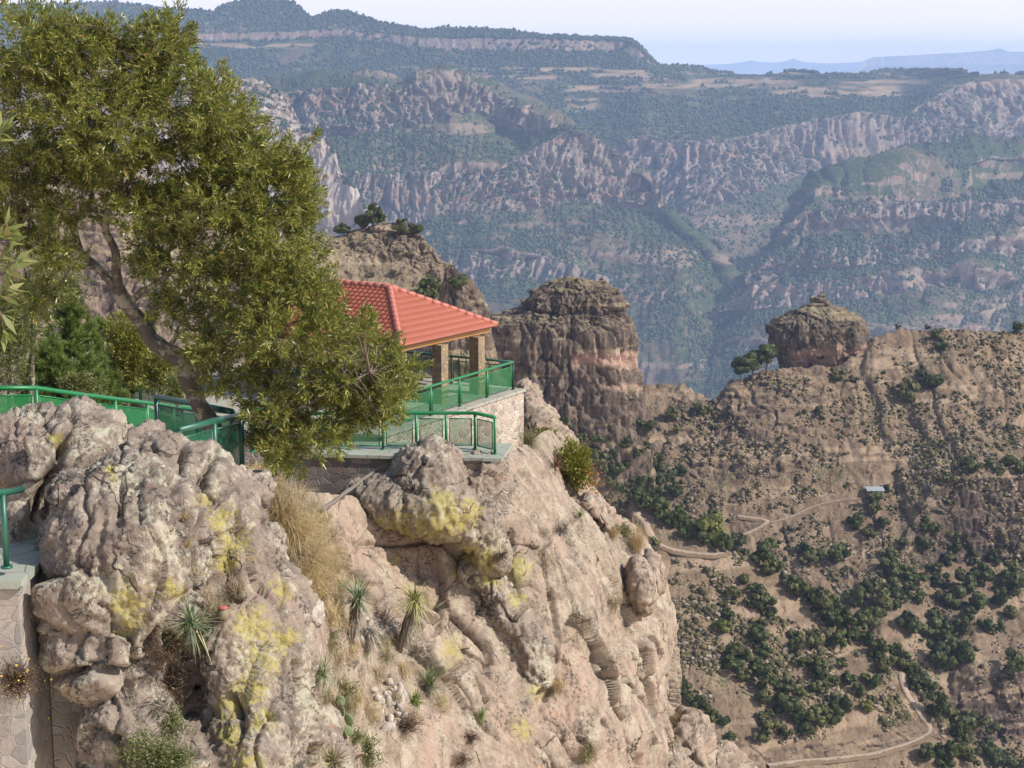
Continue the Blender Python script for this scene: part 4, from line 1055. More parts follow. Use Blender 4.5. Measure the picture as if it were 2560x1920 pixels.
# rafters under the overhang and ceiling boards
m = MB(); m.add([gF + ZV * -.03 + (cen - gF) * .02, gR + ZV * -.03 + (cen - gR) * .02, ap1 - ZV * .06], [(0, 2, 1)]); m.add([gL - ZV * .03, gF - ZV * .03, ap1 - ZV * .06, ap2 - ZV * .06], [(0, 3, 2, 1)])
part(m, 'ceiling_board', M_beam, gz)
def pillar(p, w=.42):
    m = MB(); m.box((p[0], p[1], (FT + ZE - .26) / 2), (w, w, ZE - .26 - FT), math.atan2(eG[1], eG[0])); part(m, 'pillar', M_column, gz)
def onf(u, v): return PZ(u, v, ZE - .26)
inn = nG * .55
pillar(gF + eG * .55 + inn); pillar(onf(440, 344.5)); pillar(onf(477, 336.5)); pillar(gB - eG * .6 - nG * .6); pillar(gL + eG * .6 - nG * .6); pillar(gR + nG * 5.5 - eG * .6)
bw = gR - eG * 3.3 + nG * 1.4
bench = empty('bench', (bw[0], bw[1], FT), 'low stone bench wall under the gazebo roof', 'bench')
m = MB(); m.box((bw[0], bw[1], FT + .21), (2.2, .40, .42), math.atan2(nG[1], nG[0])); part(m, 'bench_wall', M_column, bench)
m = MB(); m.box((bw[0], bw[1], FT + .455), (2.3, .5, .07), math.atan2(nG[1], nG[0])); part(m, 'bench_slab', M_cap, bench)

# ---------------------------------------------------------------- old wall at the left edge, slabs
wz = P(10, 575, 23.3)[2]
x0, x1 = P(-90, 575, 23.3)[0], P(23, 575, 23.3)[0]
wl = empty('stone_wall', ((x0 + x1) / 2, 23.6, wz - 4.2), 'old grey masonry wall with a greenish cap at the lower left edge', 'wall')
m = MB(); prism(m, [(x0, 23.1), (x1 - .02, 23.1), (x1 + .02, 25.2), (x0, 25.2)], wz - 4.5, wz - .12); part(m, 'wall_body', M_walld, wl)
m = MB(); prism(m, [(x0, 23.02), (x1 + .05, 23.02), (x1 + .08, 25.3), (x0, 25.3)], wz - .12, wz); part(m, 'cap', M_cap, wl)
m = MB(); m.box((P(27, 655, 23.05)[0], 23.2, P(27, 655, 23.05)[2]), (.02, .02, .02)); 
wl2 = empty('stone_wall', (P(55, 700, 25.2)[0], 25.4, wz - 4.2), 'dark rough stone block wall in the shadow gap under the boulder', 'wall')
xa, xb = x1 + .021, P(110, 700, 25.3)[0]
m = MB(); prism(m, [(xa, 24.3), (xb, 24.9), (xb, 26.0), (xa, 26.0)], wz - 4.5, wz - 1.0); part(m, 'wall_body', M_walld, wl2)
sl_ = P(257, 477, 32.2)
so_ = rockmesh('stone_slab', (.32, .45, .10), 21, M_cap, 3, .25, None, sl_); tag(so_, 'flat greenish stone slab at the foot of the dark green corner post', 'stone slab')
lg = MB(); la, lb = P(321, 511, 41.2), P(373, 472, 45.4); n_ = 14
pp = [la + (lb - la) * k / n_ + ZV * (.012 * math.sin(k * 1.3)) for k in range(n_ + 1)]
lg.tube(pp, [.065 - .0015 * k + .008 * math.sin(k * 2.1) for k in range(n_ + 1)], 10)
M_log = plain('weathered_grey_wood', (.14, .122, .105), .9, .1)
tag(lg.build('log', M_log, None, True, pp[0]), 'weathered grey log lying diagonally from the masonry wall to the dry grass', 'log')
# ---------------------------------------------------------------- plants near the camera
def leaf_quads(base, direc, length, width, r, fold=.25):
    """one kite-shaped leaf per row"""
    n = len(base)
    d = direc / (np.linalg.norm(direc, axis=1, keepdims=True) + 1e-9)
    s = np.cross(d, r.normal(size=(n, 3))); s /= np.linalg.norm(s, axis=1, keepdims=True) + 1e-9
    up = np.cross(s, d)
    L = np.asarray(length).reshape(-1, 1) * np.ones((n, 1)); Wd = np.asarray(width).reshape(-1, 1) * np.ones((n, 1))
    mid = base + d * L * .45
    V = np.stack([base, mid + s * Wd / 2 + up * Wd * fold, base + d * L, mid - s * Wd / 2 + up * Wd * fold], 1)
    return V.reshape(-1, 3), np.arange(n * 4).reshape(n, 4)

def ball(r, n):
    v = r.normal(size=(n, 3)); return v / np.linalg.norm(v, axis=1, keepdims=True)

M_leaf = leaf_mat('willow_oak_leaf', [(0, (.052, .075, .014)), (.45, (.14, .162, .026)), (.8, (.29, .29, .07)), (.955, (.30, .27, .09)), (.985, (.24, .12, .04)), (1, (.28, .13, .05))], .30, .38, .5)
M_leafd = leaf_mat('dark_oak_leaf', [(0, (.045, .062, .014)), (.5, (.09, .11, .024)), (1, (.17, .175, .045))], .3, .45, .4)
M_leafy = leaf_mat('yellow_green_leaf', [(0, (.09, .10, .014)), (.5, (.16, .16, .022)), (1, (.25, .22, .045))], .3, .45, .4)
M_leafb = leaf_mat('pale_broad_leaf', [(0, (.11, .14, .035)), (.6, (.17, .19, .06)), (1, (.24, .21, .09))], .3, .45, .4)
M_needle = leaf_mat('pine_needle', [(0, (.07, .11, .025)), (.5, (.13, .18, .04)), (1, (.21, .24, .07))], .2, .5, .3)
def bark_mat(name, a, b, c):
    t = NT(name); p = t.pos()
    n = t.noise(t.scale(p, (1, 1, .35)), 14, 6, .7); l = t.noise(p, 3.2, 5, .7)
    col = t.mix(n, a, b); col = t.mix(t.math('MULTIPLY', t.step(l, .50, .58), .85), col, c)
    return t.done(col, .95, t.bump(n, 1.0, .05), .1)
M_bark = bark_mat('grey_brown_bark', (.045, .038, .032), (.19, .165, .14), (.34, .315, .235))
M_twig = plain('dry_twig', (.13, .10, .075), .9, .05)

def jitter_path(pts, n, amp, r):
    pts = np.asarray(pts, float)
    q = catmull(pts, n, 0)
    t = np.linspace(0, 1, n)
    o = np.stack([fbm(np.stack([t * 4 + r.random() * 50, t * 0 + k * 9.3, t * 0], -1), 1, 2) for k in range(3)], -1)
    return q + o * amp * np.sin(np.pi * np.clip(t, 0, 1))[:, None]

# ---- the leaning tree
TB = P(222, 440, 33.0)
tree = empty('leafy_tree', TB, 'large leaning evergreen oak with narrow olive leaves and a bare grey trunk', 'tree')
r = np.random.default_rng(5)
def path(uvds, rads, n, mb, amp=.05, ns=10, mul=.8):
    pts = np.array([P(u, v, d) for u, v, d in uvds]); q = jitter_path(pts, n, amp, r)
    rr = np.interp(np.linspace(0, 1, n), np.linspace(0, 1, len(rads)), rads) * mul
    rr = rr * (1 + .10 * fbm(q, .35, 2))
    mb.tube(q, rr, ns); return q
tm = MB(); BR = []
BR.append(path([(226, 452, 33), (217, 436, 33), (207, 418, 33), (198, 402, 33), (190, 382, 33), (182, 363, 33), (163, 348, 33), (150, 338, 33), (141, 322, 33), (126, 303, 33), (117, 287, 33)], [.30, .20, .18, .175, .17, .17, .165, .16, .155, .15, .14], 90, tm, .06, 14, .98))
tag_tr = tm.build('trunk', M_bark, None, True)
def limb(uvds, rads, amp=.12):
    m = MB(); q = path(uvds, rads, 36, m, amp, 8); BR.append(q); o = m.build('limb', M_bark, None, True); return o
limbs = [limb([(117, 288, 33), (106, 278, 33), (91, 264, 33.1), (77, 249, 33.2), (74, 228, 33.3), (86, 213, 33.4), (93, 194, 33.4), (96, 170, 33.5), (88, 140, 33.5), (80, 100, 33.6)], [.11, .10, .10, .10, .085, .075, .065, .05, .04, .02]),
         limb([(119, 288, 33), (117, 274, 32.9), (113, 255, 32.8), (105, 236, 32.7), (107, 218, 32.6), (117, 203, 32.5), (128, 180, 32.5), (140, 150, 32.4), (150, 110, 32.4), (165, 60, 32.4)], [.12, .12, .11, .10, .085, .07, .06, .05, .04, .02]),
         limb([(117, 204, 32.5), (122, 180, 32.2), (116, 162, 32.6), (112, 145, 32.8), (118, 110, 33)], [.06, .05, .045, .04, .02]),
         limb([(126, 172, 32.4), (145, 160, 32.5), (160, 143, 32.8), (185, 130, 33), (215, 105, 33.2)], [.06, .055, .05, .04, .02]),
         limb([(133, 300, 33), (144, 290, 32.8), (158, 278, 32.6), (178, 266, 32.4), (202, 261, 32.2), (235, 250, 32.6), (270, 225, 32.9), (305, 200, 33.2)], [.09, .08, .075, .07, .06, .05, .035, .02]),
         limb([(150, 326, 33), (160, 300, 33.2), (166, 270, 33.4), (172, 240, 33.6), (190, 215, 33.7), (230, 180, 33.8)], [.08, .07, .06, .055, .045, .02]),
         limb([(205, 415, 33.2), (201, 392, 33.4), (199, 365, 33.5), (200, 340, 33.6), (212, 315, 33.8), (240, 290, 33.9), (280, 270, 34)], [.10, .095, .09, .08, .06, .045, .02]),
         limb([(222, 436, 33), (234, 427, 32.8), (248, 419, 32.6), (268, 414, 32.4), (300, 405, 32.2), (335, 390, 32), (370, 372, 31.9)], [.13, .12, .10, .08, .065, .045, .02]),
         limb([(250, 418, 32.6), (270, 425, 32.3), (295, 437, 32.1), (325, 440, 32)], [.07, .06, .045, .02]),
         limb([(150, 338, 33), (172, 345, 32.6), (196, 352, 32.2), (230, 345, 32), (270, 335, 31.8)], [.07, .05, .04, .035, .02]),
         limb([(96, 268, 33.1), (70, 262, 32.8), (45, 240, 32.6), (20, 225, 32.4)], [.06, .045, .035, .015])]
stub = MB(); stub.tube([P(168, 348, 32.9), P(175, 338, 32.85), P(178, 327, 32.85)], [.06, .045, .02], 7)
limbs.append(stub.build('limb', M_bark, None, True))
CB = [(25, 55, 50, 52), (60, 40, 40, 36), (95, 62, 55, 46), (118, 45, 30, 26), (160, 52, 34, 40), (178, 36, 20, 26), (40, 115, 58, 55), (110, 120, 62, 52), (175, 105, 46, 50), (212, 108, 34, 40), (235, 128, 32, 36),
      (15, 180, 46, 50), (70, 172, 50, 32), (135, 175, 46, 34), (185, 160, 48, 42), (232, 168, 44, 42), (255, 160, 28, 30), (268, 190, 40, 40), (297, 165, 18, 30), (300, 200, 26, 42), (310, 150, 12, 20), (308, 245, 22, 34), (270, 240, 46, 40), (225, 215, 46, 40), (180, 212, 40, 34),
      (200, 255, 46, 34), (250, 285, 50, 40), (300, 285, 36, 40), (325, 310, 22, 34), (180, 290, 28, 24), (228, 325, 46, 34), (280, 330, 48, 36), (322, 345, 34, 32), (205, 350, 26, 22), (368, 352, 36, 22), (362, 330, 14, 20), (398, 368, 26, 18), (410, 385, 14, 14), (352, 378, 40, 26), (250, 365, 34, 28), (300, 380, 52, 30), (385, 392, 26, 20),
      (268, 402, 30, 24), (322, 412, 46, 26), (360, 412, 24, 18), (285, 432, 32, 22), (320, 440, 36, 20), (275, 455, 22, 20), (300, 462, 30, 16), (385, 415, 16, 18), (262, 438, 14, 16), (18, 228, 30, 22), (60, 215, 24, 14), (150, 240, 16, 18), (215, 385, 16, 14), (140, 212, 28, 26), (152, 262, 26, 20), (168, 308, 22, 16), (58, 252, 26, 20), (100, 158, 40, 24), (34, 300, 30, 22), (98, 215, 12, 10)]
CB = np.array(CB, float)
area = CB[:, 2] * CB[:, 3]; cnt = (area / area.sum() * 6600).astype(int) + 6
clump = []; cdir = []
for (u, v, ru, rv), n in zip(CB, cnt):
    D = 32.4 + r.normal(0, .45); b = ball(r, n); rad = r.random(n) ** .38
    s = 33 / FPX; q = P(u, v, D) + b * rad[:, None] * np.array([ru * s, min(ru, rv) * s * 1.15 + .25, rv * s])
    clump.append(q); cdir.append(b * .8 + np.array([.12, -.25, .35]) + r.normal(0, .35, (n, 3)))
clump = np.concatenate(clump); cdir = np.concatenate(cdir)
keep = fbm(clump, .85, 3) > -.26; clump, cdir = clump[keep], cdir[keep]
nl = 34
k = np.repeat(np.arange(len(clump)), nl)
cd = cdir / np.linalg.norm(cdir, axis=1, keepdims=True)
t = r.random(len(k))[:, None]
base = clump[k] - cd[k] * .16 + cd[k] * t * .30 + r.normal(0, .022, (len(k), 3))
dr = cd[k] * (.35 + .9 * t) + ball(r, len(k)) * .75 + np.array([0, 0, -.10])
Vl, Fl = leaf_quads(base, dr, .085 + .085 * r.random(len(k)), .021 + .010 * r.random(len(k)), r)
crown = link('crown', mesh_np('crown', Vl - TB, Fl, M_leaf, False), tree)
# twigs: every third clump is tied to the nearest branch
allb = np.concatenate(BR[1:]); tw = MB()
sel = r.choice(len(clump), 520, replace=False)
for i in sel:
    d = np.linalg.norm(allb - clump[i], axis=1); j = np.argmin(d); a = allb[j]
    mid = (a + clump[i]) / 2 + r.normal(0, .10 * d[j] + .02, 3) + ZV * .08 * d[j]
    tw.tube([a, a * .45 + mid * .55 + r.normal(0, .03, 3), mid, clump[i]], [.016, .012, .010, .004], 4, False)
to = tw.build('twigs', M_twig, None, False); to['kind'] = 'stuff'
for o in [tag_tr, to] + limbs:
    o.parent = tree; o.matrix_parent_inverse = Matrix.Translation(-Vector(TB))

def bush(name, u, v, D, ru, rv, n, leafL, leafW, mat, label, cat, seed, trunk=None, group=None, rd=None, lobes=9, up=.3, nl=14, surf=None, bark=None, gap=-.4):
    """leafy crown of clumps round (u, v) with a stem down to surf"""
    r = np.random.default_rng(seed); s = D / FPX
    c = P(u, v, D); R = np.array([ru * s, rd or min(ru, rv) * s * 1.1, rv * s])
    foot = np.asarray(surf) if surf is not None else c - ZV * R[2] * 1.2
    rt = empty(name, foot, label, cat, group)
    lb = ball(r, lobes) * (.62 * r.random((lobes, 1)) ** .4); lr = .38 + .2 * r.random(lobes)
    i = r.integers(0, lobes, n); b = ball(r, n)
    q = lb[i] + b * (lr[i] * r.random(n) ** .35)[:, None]
    W_ = c + q * R
    kp = fbm(W_, R.mean() * .5, 2) > gap; W_, b = W_[kp], b[kp]
    k = np.repeat(np.arange(len(W_)), nl)
    base = W_[k] + r.normal(0, leafL * .7, (len(k), 3))
    dr = b[k] + ball(r, len(k)) * .8 + np.array([0, -.1, up])
    V, F = leaf_quads(base, dr, leafL * (.7 + .6 * r.random(len(k))), leafW * (.7 + .6 * r.random(len(k))), r)
    link('crown', mesh_np('crown', V - foot, F, mat, False), rt)
    m = MB()
    fk = c - ZV * R[2] * .35
    m.tube(jitter_path([foot - ZV * .1, foot * .5 + fk * .5, fk], 10, .06 * R[2], r), np.linspace(.05, .03, 10) * max(.25, R[2]) * 1.3, 7)
    for j in range(lobes):
        m.tube([fk, fk * .4 + (c + lb[j] * R) * .6 + r.normal(0, .05, 3) * R, c + lb[j] * R * 1.1], np.array([.03, .018, .008]) * max(.2, R[2]), 5, False)
    o = m.build('trunk', bark or M_bark, rt, True); o.matrix_parent_inverse = Matrix.Translation(-Vector(foot))
    return rt

# greenery on the left, behind the path
bush('leafy_tree', 10, 338, 42, 50, 64, 640, .13, .028, M_leafd, 'dark leafy tree at the left edge behind the green railing', 'tree', 31, lobes=14, surf=P(10, 420, 42))
bush('leafy_tree', 34, 275, 43, 36, 50, 330, .12, .026, M_leaf, 'thin olive tree top at the left edge beneath the big crown', 'tree', 32, lobes=10, surf=P(30, 420, 43), gap=-.15)
bush('leafy_tree', 126, 352, 57, 42, 42, 1200, .11, .045, M_leafy, 'rounded yellow-green tree between the pine and the leaning trunk', 'tree', 33, lobes=12, surf=P(128, 410, 57))
bush('leafy_tree', 160, 372, 54, 26, 30, 420, .11, .045, M_leafy, 'small yellow-green tree behind the leaning trunk above the platform railing', 'tree', 34, surf=P(160, 405, 54))
bush('bush', 80, 384, 44, 26, 16, 260, .06, .03, M_leafb, 'pale-leaved shrub just behind the bright green path railing', 'shrub', 35, surf=P(80, 406, 44))
bush('bush', 178, 388, 40, 14, 20, 140, .07, .035, M_leafb, 'pale shrub at the left side of the tree trunk', 'shrub', 36, surf=P(178, 412, 40))
# long-needled pines
def pine(u, v0, v1, D, w, seed, label):
    r = np.random.default_rng(seed); s = D / FPX
    foot = P(u, v1, D); H = P(u, v0, D)[2] - foot[2]; foot = foot.copy()
    rt = empty('pine_tree', foot, label, 'tree')
    m = MB(); m.tube([foot, foot + ZV * H * .5, foot + ZV * H * .97], [.12, .07, .02], 8)
    tips = []
    for lv in np.linspace(.12, .98, 15):
        nb = int(9 - 5 * lv); L = w * s * (1.05 - lv) ** .8
        for j in range(nb):
            a = r.random() * 6.28; d = np.array([math.cos(a), math.sin(a), .35 + .4 * lv])
            st = foot + ZV * H * lv; l = L * (.6 + .5 * r.random())
            e = st + d * l; m.tube([st, (st + e) / 2 - ZV * .05 * l, e], [.03, .02, .012], 5, False)
            for q in np.linspace(.35, 1, max(2, int(l / .22))): tips.append((st + (e - st) * q + r.normal(0, .05, 3), d))
    tips.append((foot + ZV * H, np.array([0, 0, 1.0])))
    T = np.array([t for t, _ in tips]); Dr = np.array([d for _, d in tips])
    k = np.repeat(np.arange(len(T)), 110)
    dr = Dr[k] * .7 + ball(r, len(k)) * .8 + np.array([0, 0, .25])
    V, F = leaf_quads(T[k] + r.normal(0, .03, (len(k), 3)), dr, .17 + .10 * r.random(len(k)), .019, r, 0)
    link('crown', mesh_np('crown', V - foot, F, M_needle, False), rt)
    o = m.build('trunk', M_bark, rt, True); o.matrix_parent_inverse = Matrix.Translation(-Vector(foot))
pine(74, 300, 425, 50, 40, 41, 'fluffy long-needled pine with a pointed top, left of the trunk')
pine(92, 330, 425, 52, 36, 42, 'shorter bushy pine close to the right of the pointed one')
pine(52, 345, 425, 48, 36, 43, 'low shaded pine at the left of the pointed one')
pine(108, 325, 425, 60, 40, 44, 'tall soft pine half hidden between the bushy pine and the yellow-green tree')
bush('leafy_tree', 62, 300, 64, 34, 40, 520, .13, .04, M_leafd, 'dark rounded oak rising behind the pines at the left', 'tree', 37, lobes=12, surf=P(62, 400, 64))
# twig with broad leaves reaching into the frame at the left
ob = empty('branch', P(-25, 300, 7.0), 'out-of-focus pale broad-leaved branch entering at the left edge', 'branch')
r = np.random.default_rng(51); m = MB(); tips = []
for pth in ([(-25, 320, 7), (-5, 270, 7), (8, 240, 7)], [(-25, 320, 7), (0, 275, 7), (14, 262, 6.9)], [(-25, 330, 7), (-2, 310, 7), (4, 330, 7)], [(-25, 180, 7.2), (-10, 150, 7.2), (0, 132, 7.2)], [(-25, 320, 7), (-6, 300, 7), (6, 290, 7)], [(-25, 280, 7), (-8, 240, 7), (4, 228, 7)]):
    q = jitter_path(np.array([P(*c) for c in pth]), 10, .01, r); m.tube(q, np.linspace(.008, .003, 10), 5, False); tips += [(q[-1], q[-1] - q[-3]), (q[-4], q[-1] - q[-3])]
T = np.array([a for a, _ in tips]); Dr = np.array([d / np.linalg.norm(d) for _, d in tips]); k = np.repeat(np.arange(len(T)), 5)
dr = Dr[k] * .5 + ball(r, len(k)) * .75 + np.array([.45, 0, 0])
V, F = leaf_quads(T[k], dr, .075 + .05 * r.random(len(k)), .028, r)
o = link('leaves', mesh_np('leaves', V - P(-25, 300, 7.0), F, M_leafb, False), ob)
o = m.build('stem', M_twig, ob, True); o.matrix_parent_inverse = Matrix.Translation(-Vector(P(-25, 300, 7.0)))

# ---- yuccas, grasses, shrubs on the rock
def spike_mat(name, stops): return leaf_mat(name, stops, .12, .45, .4)
M_yuc = spike_mat('yucca_blade', [(0, (.05, .09, .045)), (.5, (.11, .165, .085)), (.8, (.20, .24, .12)), (1, (.40, .36, .17))])
M_yucy = spike_mat('pale_yucca_blade', [(0, (.13, .16, .04)), (.5, (.26, .27, .08)), (1, (.46, .40, .18))])
M_yucg = spike_mat('green_rosette_blade', [(0, (.06, .10, .015)), (.6, (.14, .19, .03)), (1, (.24, .24, .06))])
M_yucr = spike_mat('red_agave_blade', [(0, (.12, .05, .035)), (.6, (.20, .085, .06)), (1, (.16, .13, .07))])
M_dead = spike_mat('dead_yucca_blade', [(0, (.10, .085, .068)), (.5, (.20, .175, .145)), (1, (.33, .30, .25))])
M_gold = spike_mat('dry_golden_grass', [(0, (.26, .18, .085)), (.5, (.46, .34, .17)), (.85, (.60, .48, .28)), (1, (.30, .27, .09))])
M_tan = spike_mat('dry_tan_grass', [(0, (.18, .135, .08)), (.5, (.34, .26, .16)), (1, (.48, .39, .25))])
M_olive = spike_mat('olive_grass', [(0, (.10, .09, .035)), (.5, (.19, .165, .07)), (1, (.30, .25, .13))])
M_shag = plain('shaggy_dead_stem', (.10, .08, .062), .95, .05)

def blades(foot, n, L, width, r, spread, droop, up=.25, base_r=.02, seg=3, hdir=(0, 0, 1)):
    """arching blades from a point: strips of seg quads that taper"""
    hd = np.asarray(hdir, float); hd /= np.linalg.norm(hd)
    d = ball(r, n) * spread + hd * up; d /= np.linalg.norm(d, axis=1, keepdims=True)
    s = np.cross(d, [0, 0, 1.0]) + 1e-4; s /= np.linalg.norm(s, axis=1, keepdims=True)
    l = L * (.65 + .45 * r.random(n)); p = foot + r.normal(0, base_r, (n, 3)); V = []
    for k in range(seg + 1):
        t = k / seg
        q = p + d * (l * t)[:, None] - ZV * (droop * l * t * t)[:, None]
        wd = width * (1 - t) ** .7 * .5 * (1 if k else .8)
        V += [q - s * wd, q + s * wd]
    V = np.stack(V, 1); m = 2 * (seg + 1)
    F = np.concatenate([np.stack([np.arange(n) * m + 2 * k, np.arange(n) * m + 2 * k + 1, np.arange(n) * m + 2 * k + 3, np.arange(n) * m + 2 * k + 2], -1) for k in range(seg)])
    return V.reshape(-1, 3), F

def yucca(head, foot, R, mat, label, seed, n=110, droop=.18, width=.03, stem=True, skirt=True, cat='yucca', up=.45, name='yucca'):
    r = np.random.default_rng(seed); head = np.asarray(head); foot = np.asarray(foot)
    rt = empty(name, foot, label, cat)
    R = R * 1.35; V, F = blades(head, n, R, width * 1.15, r, 1.0, droop, up, .03)
    link('rosette', mesh_np('rosette', V - foot, F, mat, False), rt)
    if stem:
        m = MB(); q = jitter_path([foot - ZV * .1, (foot + head) / 2, head], 9, .03, r); m.tube(q, [.10, .10, .11, .11, .12, .12, .12, .10, .05], 9)
        o = m.build('stem', M_shag, rt, True); o.matrix_parent_inverse = Matrix.Translation(-Vector(foot))
    if skirt:
        V = []; F = []; c = 0
        for k in range(7 if stem else 2):
            pt = head + (foot - head) * (k / 7 * .75)
            a, b = blades(pt, 26, R * .55, width * .7, r, .6, .5, -.75, .06); V.append(a); F.append(b + c); c += len(a)
        link('dead_leaf_skirt', mesh_np('dead_leaf_skirt', np.concatenate(V) - foot, np.concatenate(F), M_dead, False), rt)
    return rt
def toward(p, k): return p - p / np.linalg.norm(p) * k         # a little nearer the camera than the rock behind
def spot(u, v): return dropFC(u, v)
f = spot(350, 640); yucca(P(358, 599, f[1] - .2), f, .52, M_yuc, 'upright blue-green yucca on a shaggy stem, the left one of the two tall ones', 61, 95, .05, .042, up=.3)
f = spot(398, 648); yucca(P(415, 601, f[1] - .3), f, .68, M_yucy, 'tall leaning yucca with pale yellow-green drooping leaves', 62, 170, .38, .026, up=.5)
f = spot(366, 650); yucca(P(369, 630, f[1] - .2), f, .40, M_dead, 'dead grey yucca head hanging between the two tall yuccas', 63, 110, .9, .02, up=-.2)
f = spot(430, 694); yucca(f + ZV * .25, f, .62, M_yuc, 'dense dark green sotol ball on the slope below the tall yuccas', 64, 240, .10, .016, False, True, up=.5)
f = spot(415, 706); yucca(f + ZV * .12, f, .34, M_yucg, 'small bright yellow-green rosette at the foot of the dark sotol', 65, 90, .12, .026, False, False, up=.5)
f = spot(482, 718); yucca(f + ZV * .12 + np.array([0, -.15, 0]), f, .26, M_yucg, 'lone little green rosette on the bare pink cliff face', 66, 80, .15, .02, False, False, up=.4)
f = spot(322, 678); yucca(toward(f, .3) + ZV * .1, f, .46, M_yuc, 'green sotol tuft tucked against the right side of the boulder', 67, 120, .15, .018, False, False, up=.4)
f = dropB(190, 630); yucca(toward(f, .25) + ZV * .1, f, .44, M_yuc, 'spiky yucca with yellow lower leaves growing in the groove of the boulder', 68, 150, .22, .022, False, True, up=.1)
f = spot(334, 764); yucca(toward(f, 1.0) + ZV * .05, f, .50, M_olive, 'dark olive spiky tuft at the bottom edge right of the boulder', 69, 130, .18, .018, False, False, up=.5)
f = spot(565, 532); yucca(f + ZV * .15, f, .40, M_dead, 'dry grey yucca tuft on the upper right cliff face', 70, 90, .25, .016, False, False, up=.3)
f = spot(580, 519); yucca(f + ZV * .12, f, .24, M_yucg, 'tiny bright green rosette near the cliff brow', 71, 60, .1, .02, False, False, up=.5)
f = spot(556, 470); yucca(f + ZV * .15, f, .36, M_yucr, 'reddish agave rosette on the cliff below the terrace corner', 72, 70, .1, .03, False, False, up=.4)
f = spot(590, 752); yucca(f + ZV * .1 + np.array([0, -.2, 0]), f, .46, M_yucg, 'green-bladed tuft in dry grass at the bottom of the cliff face', 73, 90, .2, .02, False, False, up=.3)
f = spot(331, 572); yucca(f + ZV * .1, f, .26, M_yucg, 'small green rosette at the lower edge of the golden grass', 74, 60, .1, .018, False, False, up=.5)

def grass(u, v, L, mat, label, seed, n=260, droop=.45, spread=.55, surf=spot, w=.011, base=.10, group='dry grass tufts on the rock', cat='grass tuft', name='grass_tuft', hd=(0, -.2, 1)):
    r = np.random.default_rng(seed); f = surf(u, v)
    V, F = blades(f, n, L, w, r, spread, droop, .75, base, 4, hd)
    o = link(name, mesh_np(name, V - f, F, mat, False), None, f); return tag(o, label, cat, group)
g1 = 'dry golden grass tuft in the thick stand between the boulder and the log'
for i, (u, v, L) in enumerate([(272, 496, 1.0), (283, 508, 1.15), (280, 526, 1.1), (294, 520, 1.0), (290, 545, 1.15), (303, 540, 1.0), (300, 560, 1.1), (312, 556, .95), (309, 578, 1.0), (286, 562, .9), (320, 566, .8), (316, 592, .85), (326, 580, .7), (297, 585, .9), (262, 484, .8), (276, 516, 1.2), (288, 534, 1.2), (308, 530, .9), (318, 548, .9), (296, 506, .9), (306, 568, 1.0), (322, 600, .8), (330, 560, .8), (300, 600, .8), (328, 540, .6), (336, 572, .6), (340, 590, .6), (334, 604, .6), (332, 620, .6), (268, 470, .7), (312, 512, .6), (320, 526, .6)]):
    grass(u, v, L * 1.15, M_gold if i % 3 else M_tan, g1, 500 + i, 420, .45, .6, w=.013, group='golden grass stand beside the boulder')
g2 = 'brownish dry grass tuft among the yuccas in the gully'
for i, (u, v, L) in enumerate([(338, 662, .7), (349, 655, .6), (385, 660, .7), (376, 678, .75), (357, 702, .7), (347, 710, .65), (366, 712, .6), (402, 672, .6), (384, 644, .5), (411, 722, .5), (372, 716, .55), (325, 700, .5), (342, 628, .55), (340, 690, .6), (330, 650, .5), (400, 640, .4), (442, 706, .5), (392, 700, .5)]):
    grass(u, v, L, (M_tan, M_gold, M_olive)[i % 3], g2, 130 + i, 230, .5, .6, group='brown grass among the yuccas')
grass(527, 441, 1.0, M_olive, 'big tawny grass tuft on the ledge below the terrace corner', 160, 420, .5, .75)
grass(612, 536, 1.05, M_gold, 'tall golden grass tuft on the cliff crest under the sapling', 161, 300, .35, .5)
grass(637, 550, 1.35, M_gold, 'tallest pale feathery grass plume at the cliff brow above the dirt road', 162, 260, .18, .35)
grass(598, 552, .7, M_tan, 'low tan grass tuft just left of the tall golden one on the cliff', 163)
grass(630, 573, .7, M_tan, 'dark dry tuft hanging in the shadowed notch at the cliff brow', 164)
grass(614, 606, .7, M_tan, 'round dry tuft in the middle of the upper right cliff face', 165)
grass(558, 688, .55, M_gold, 'small pale tuft in a crack of the lower cliff face', 166)
grass(676, 722, .7, M_tan, 'dry tuft on the cliff edge near the bottom right of the rock', 167)
grass(574, 642, .45, M_tan, 'tiny brown tuft on the smooth cliff face', 168, 120)
grass(584, 756, .8, M_tan, 'broad dry tuft around the green blades at the bottom of the cliff', 169, 300)
grass(548, 560, .4, M_tan, 'little dark tuft on the cliff left of the brow', 170, 120)
for i, (u, v, L) in enumerate([(214, 612, .45), (228, 600, .55), (238, 594, .5), (206, 602, .4)]):
    grass(u, v, L, M_tan, 'dry brown grass wisp on the boulder above its yucca', 180 + i, 150, .4, .6, dropB, .007, .06, 'grass wisps on the boulder')
for i, (u, v) in enumerate([(185, 520), (190, 545), (194, 570)]):
    grass(u, v, .26, M_gold, 'short tuft rooted in the central crack of the boulder', 190 + i, 70, .4, .6, dropB, .006, .03, 'tufts in the boulder crack')

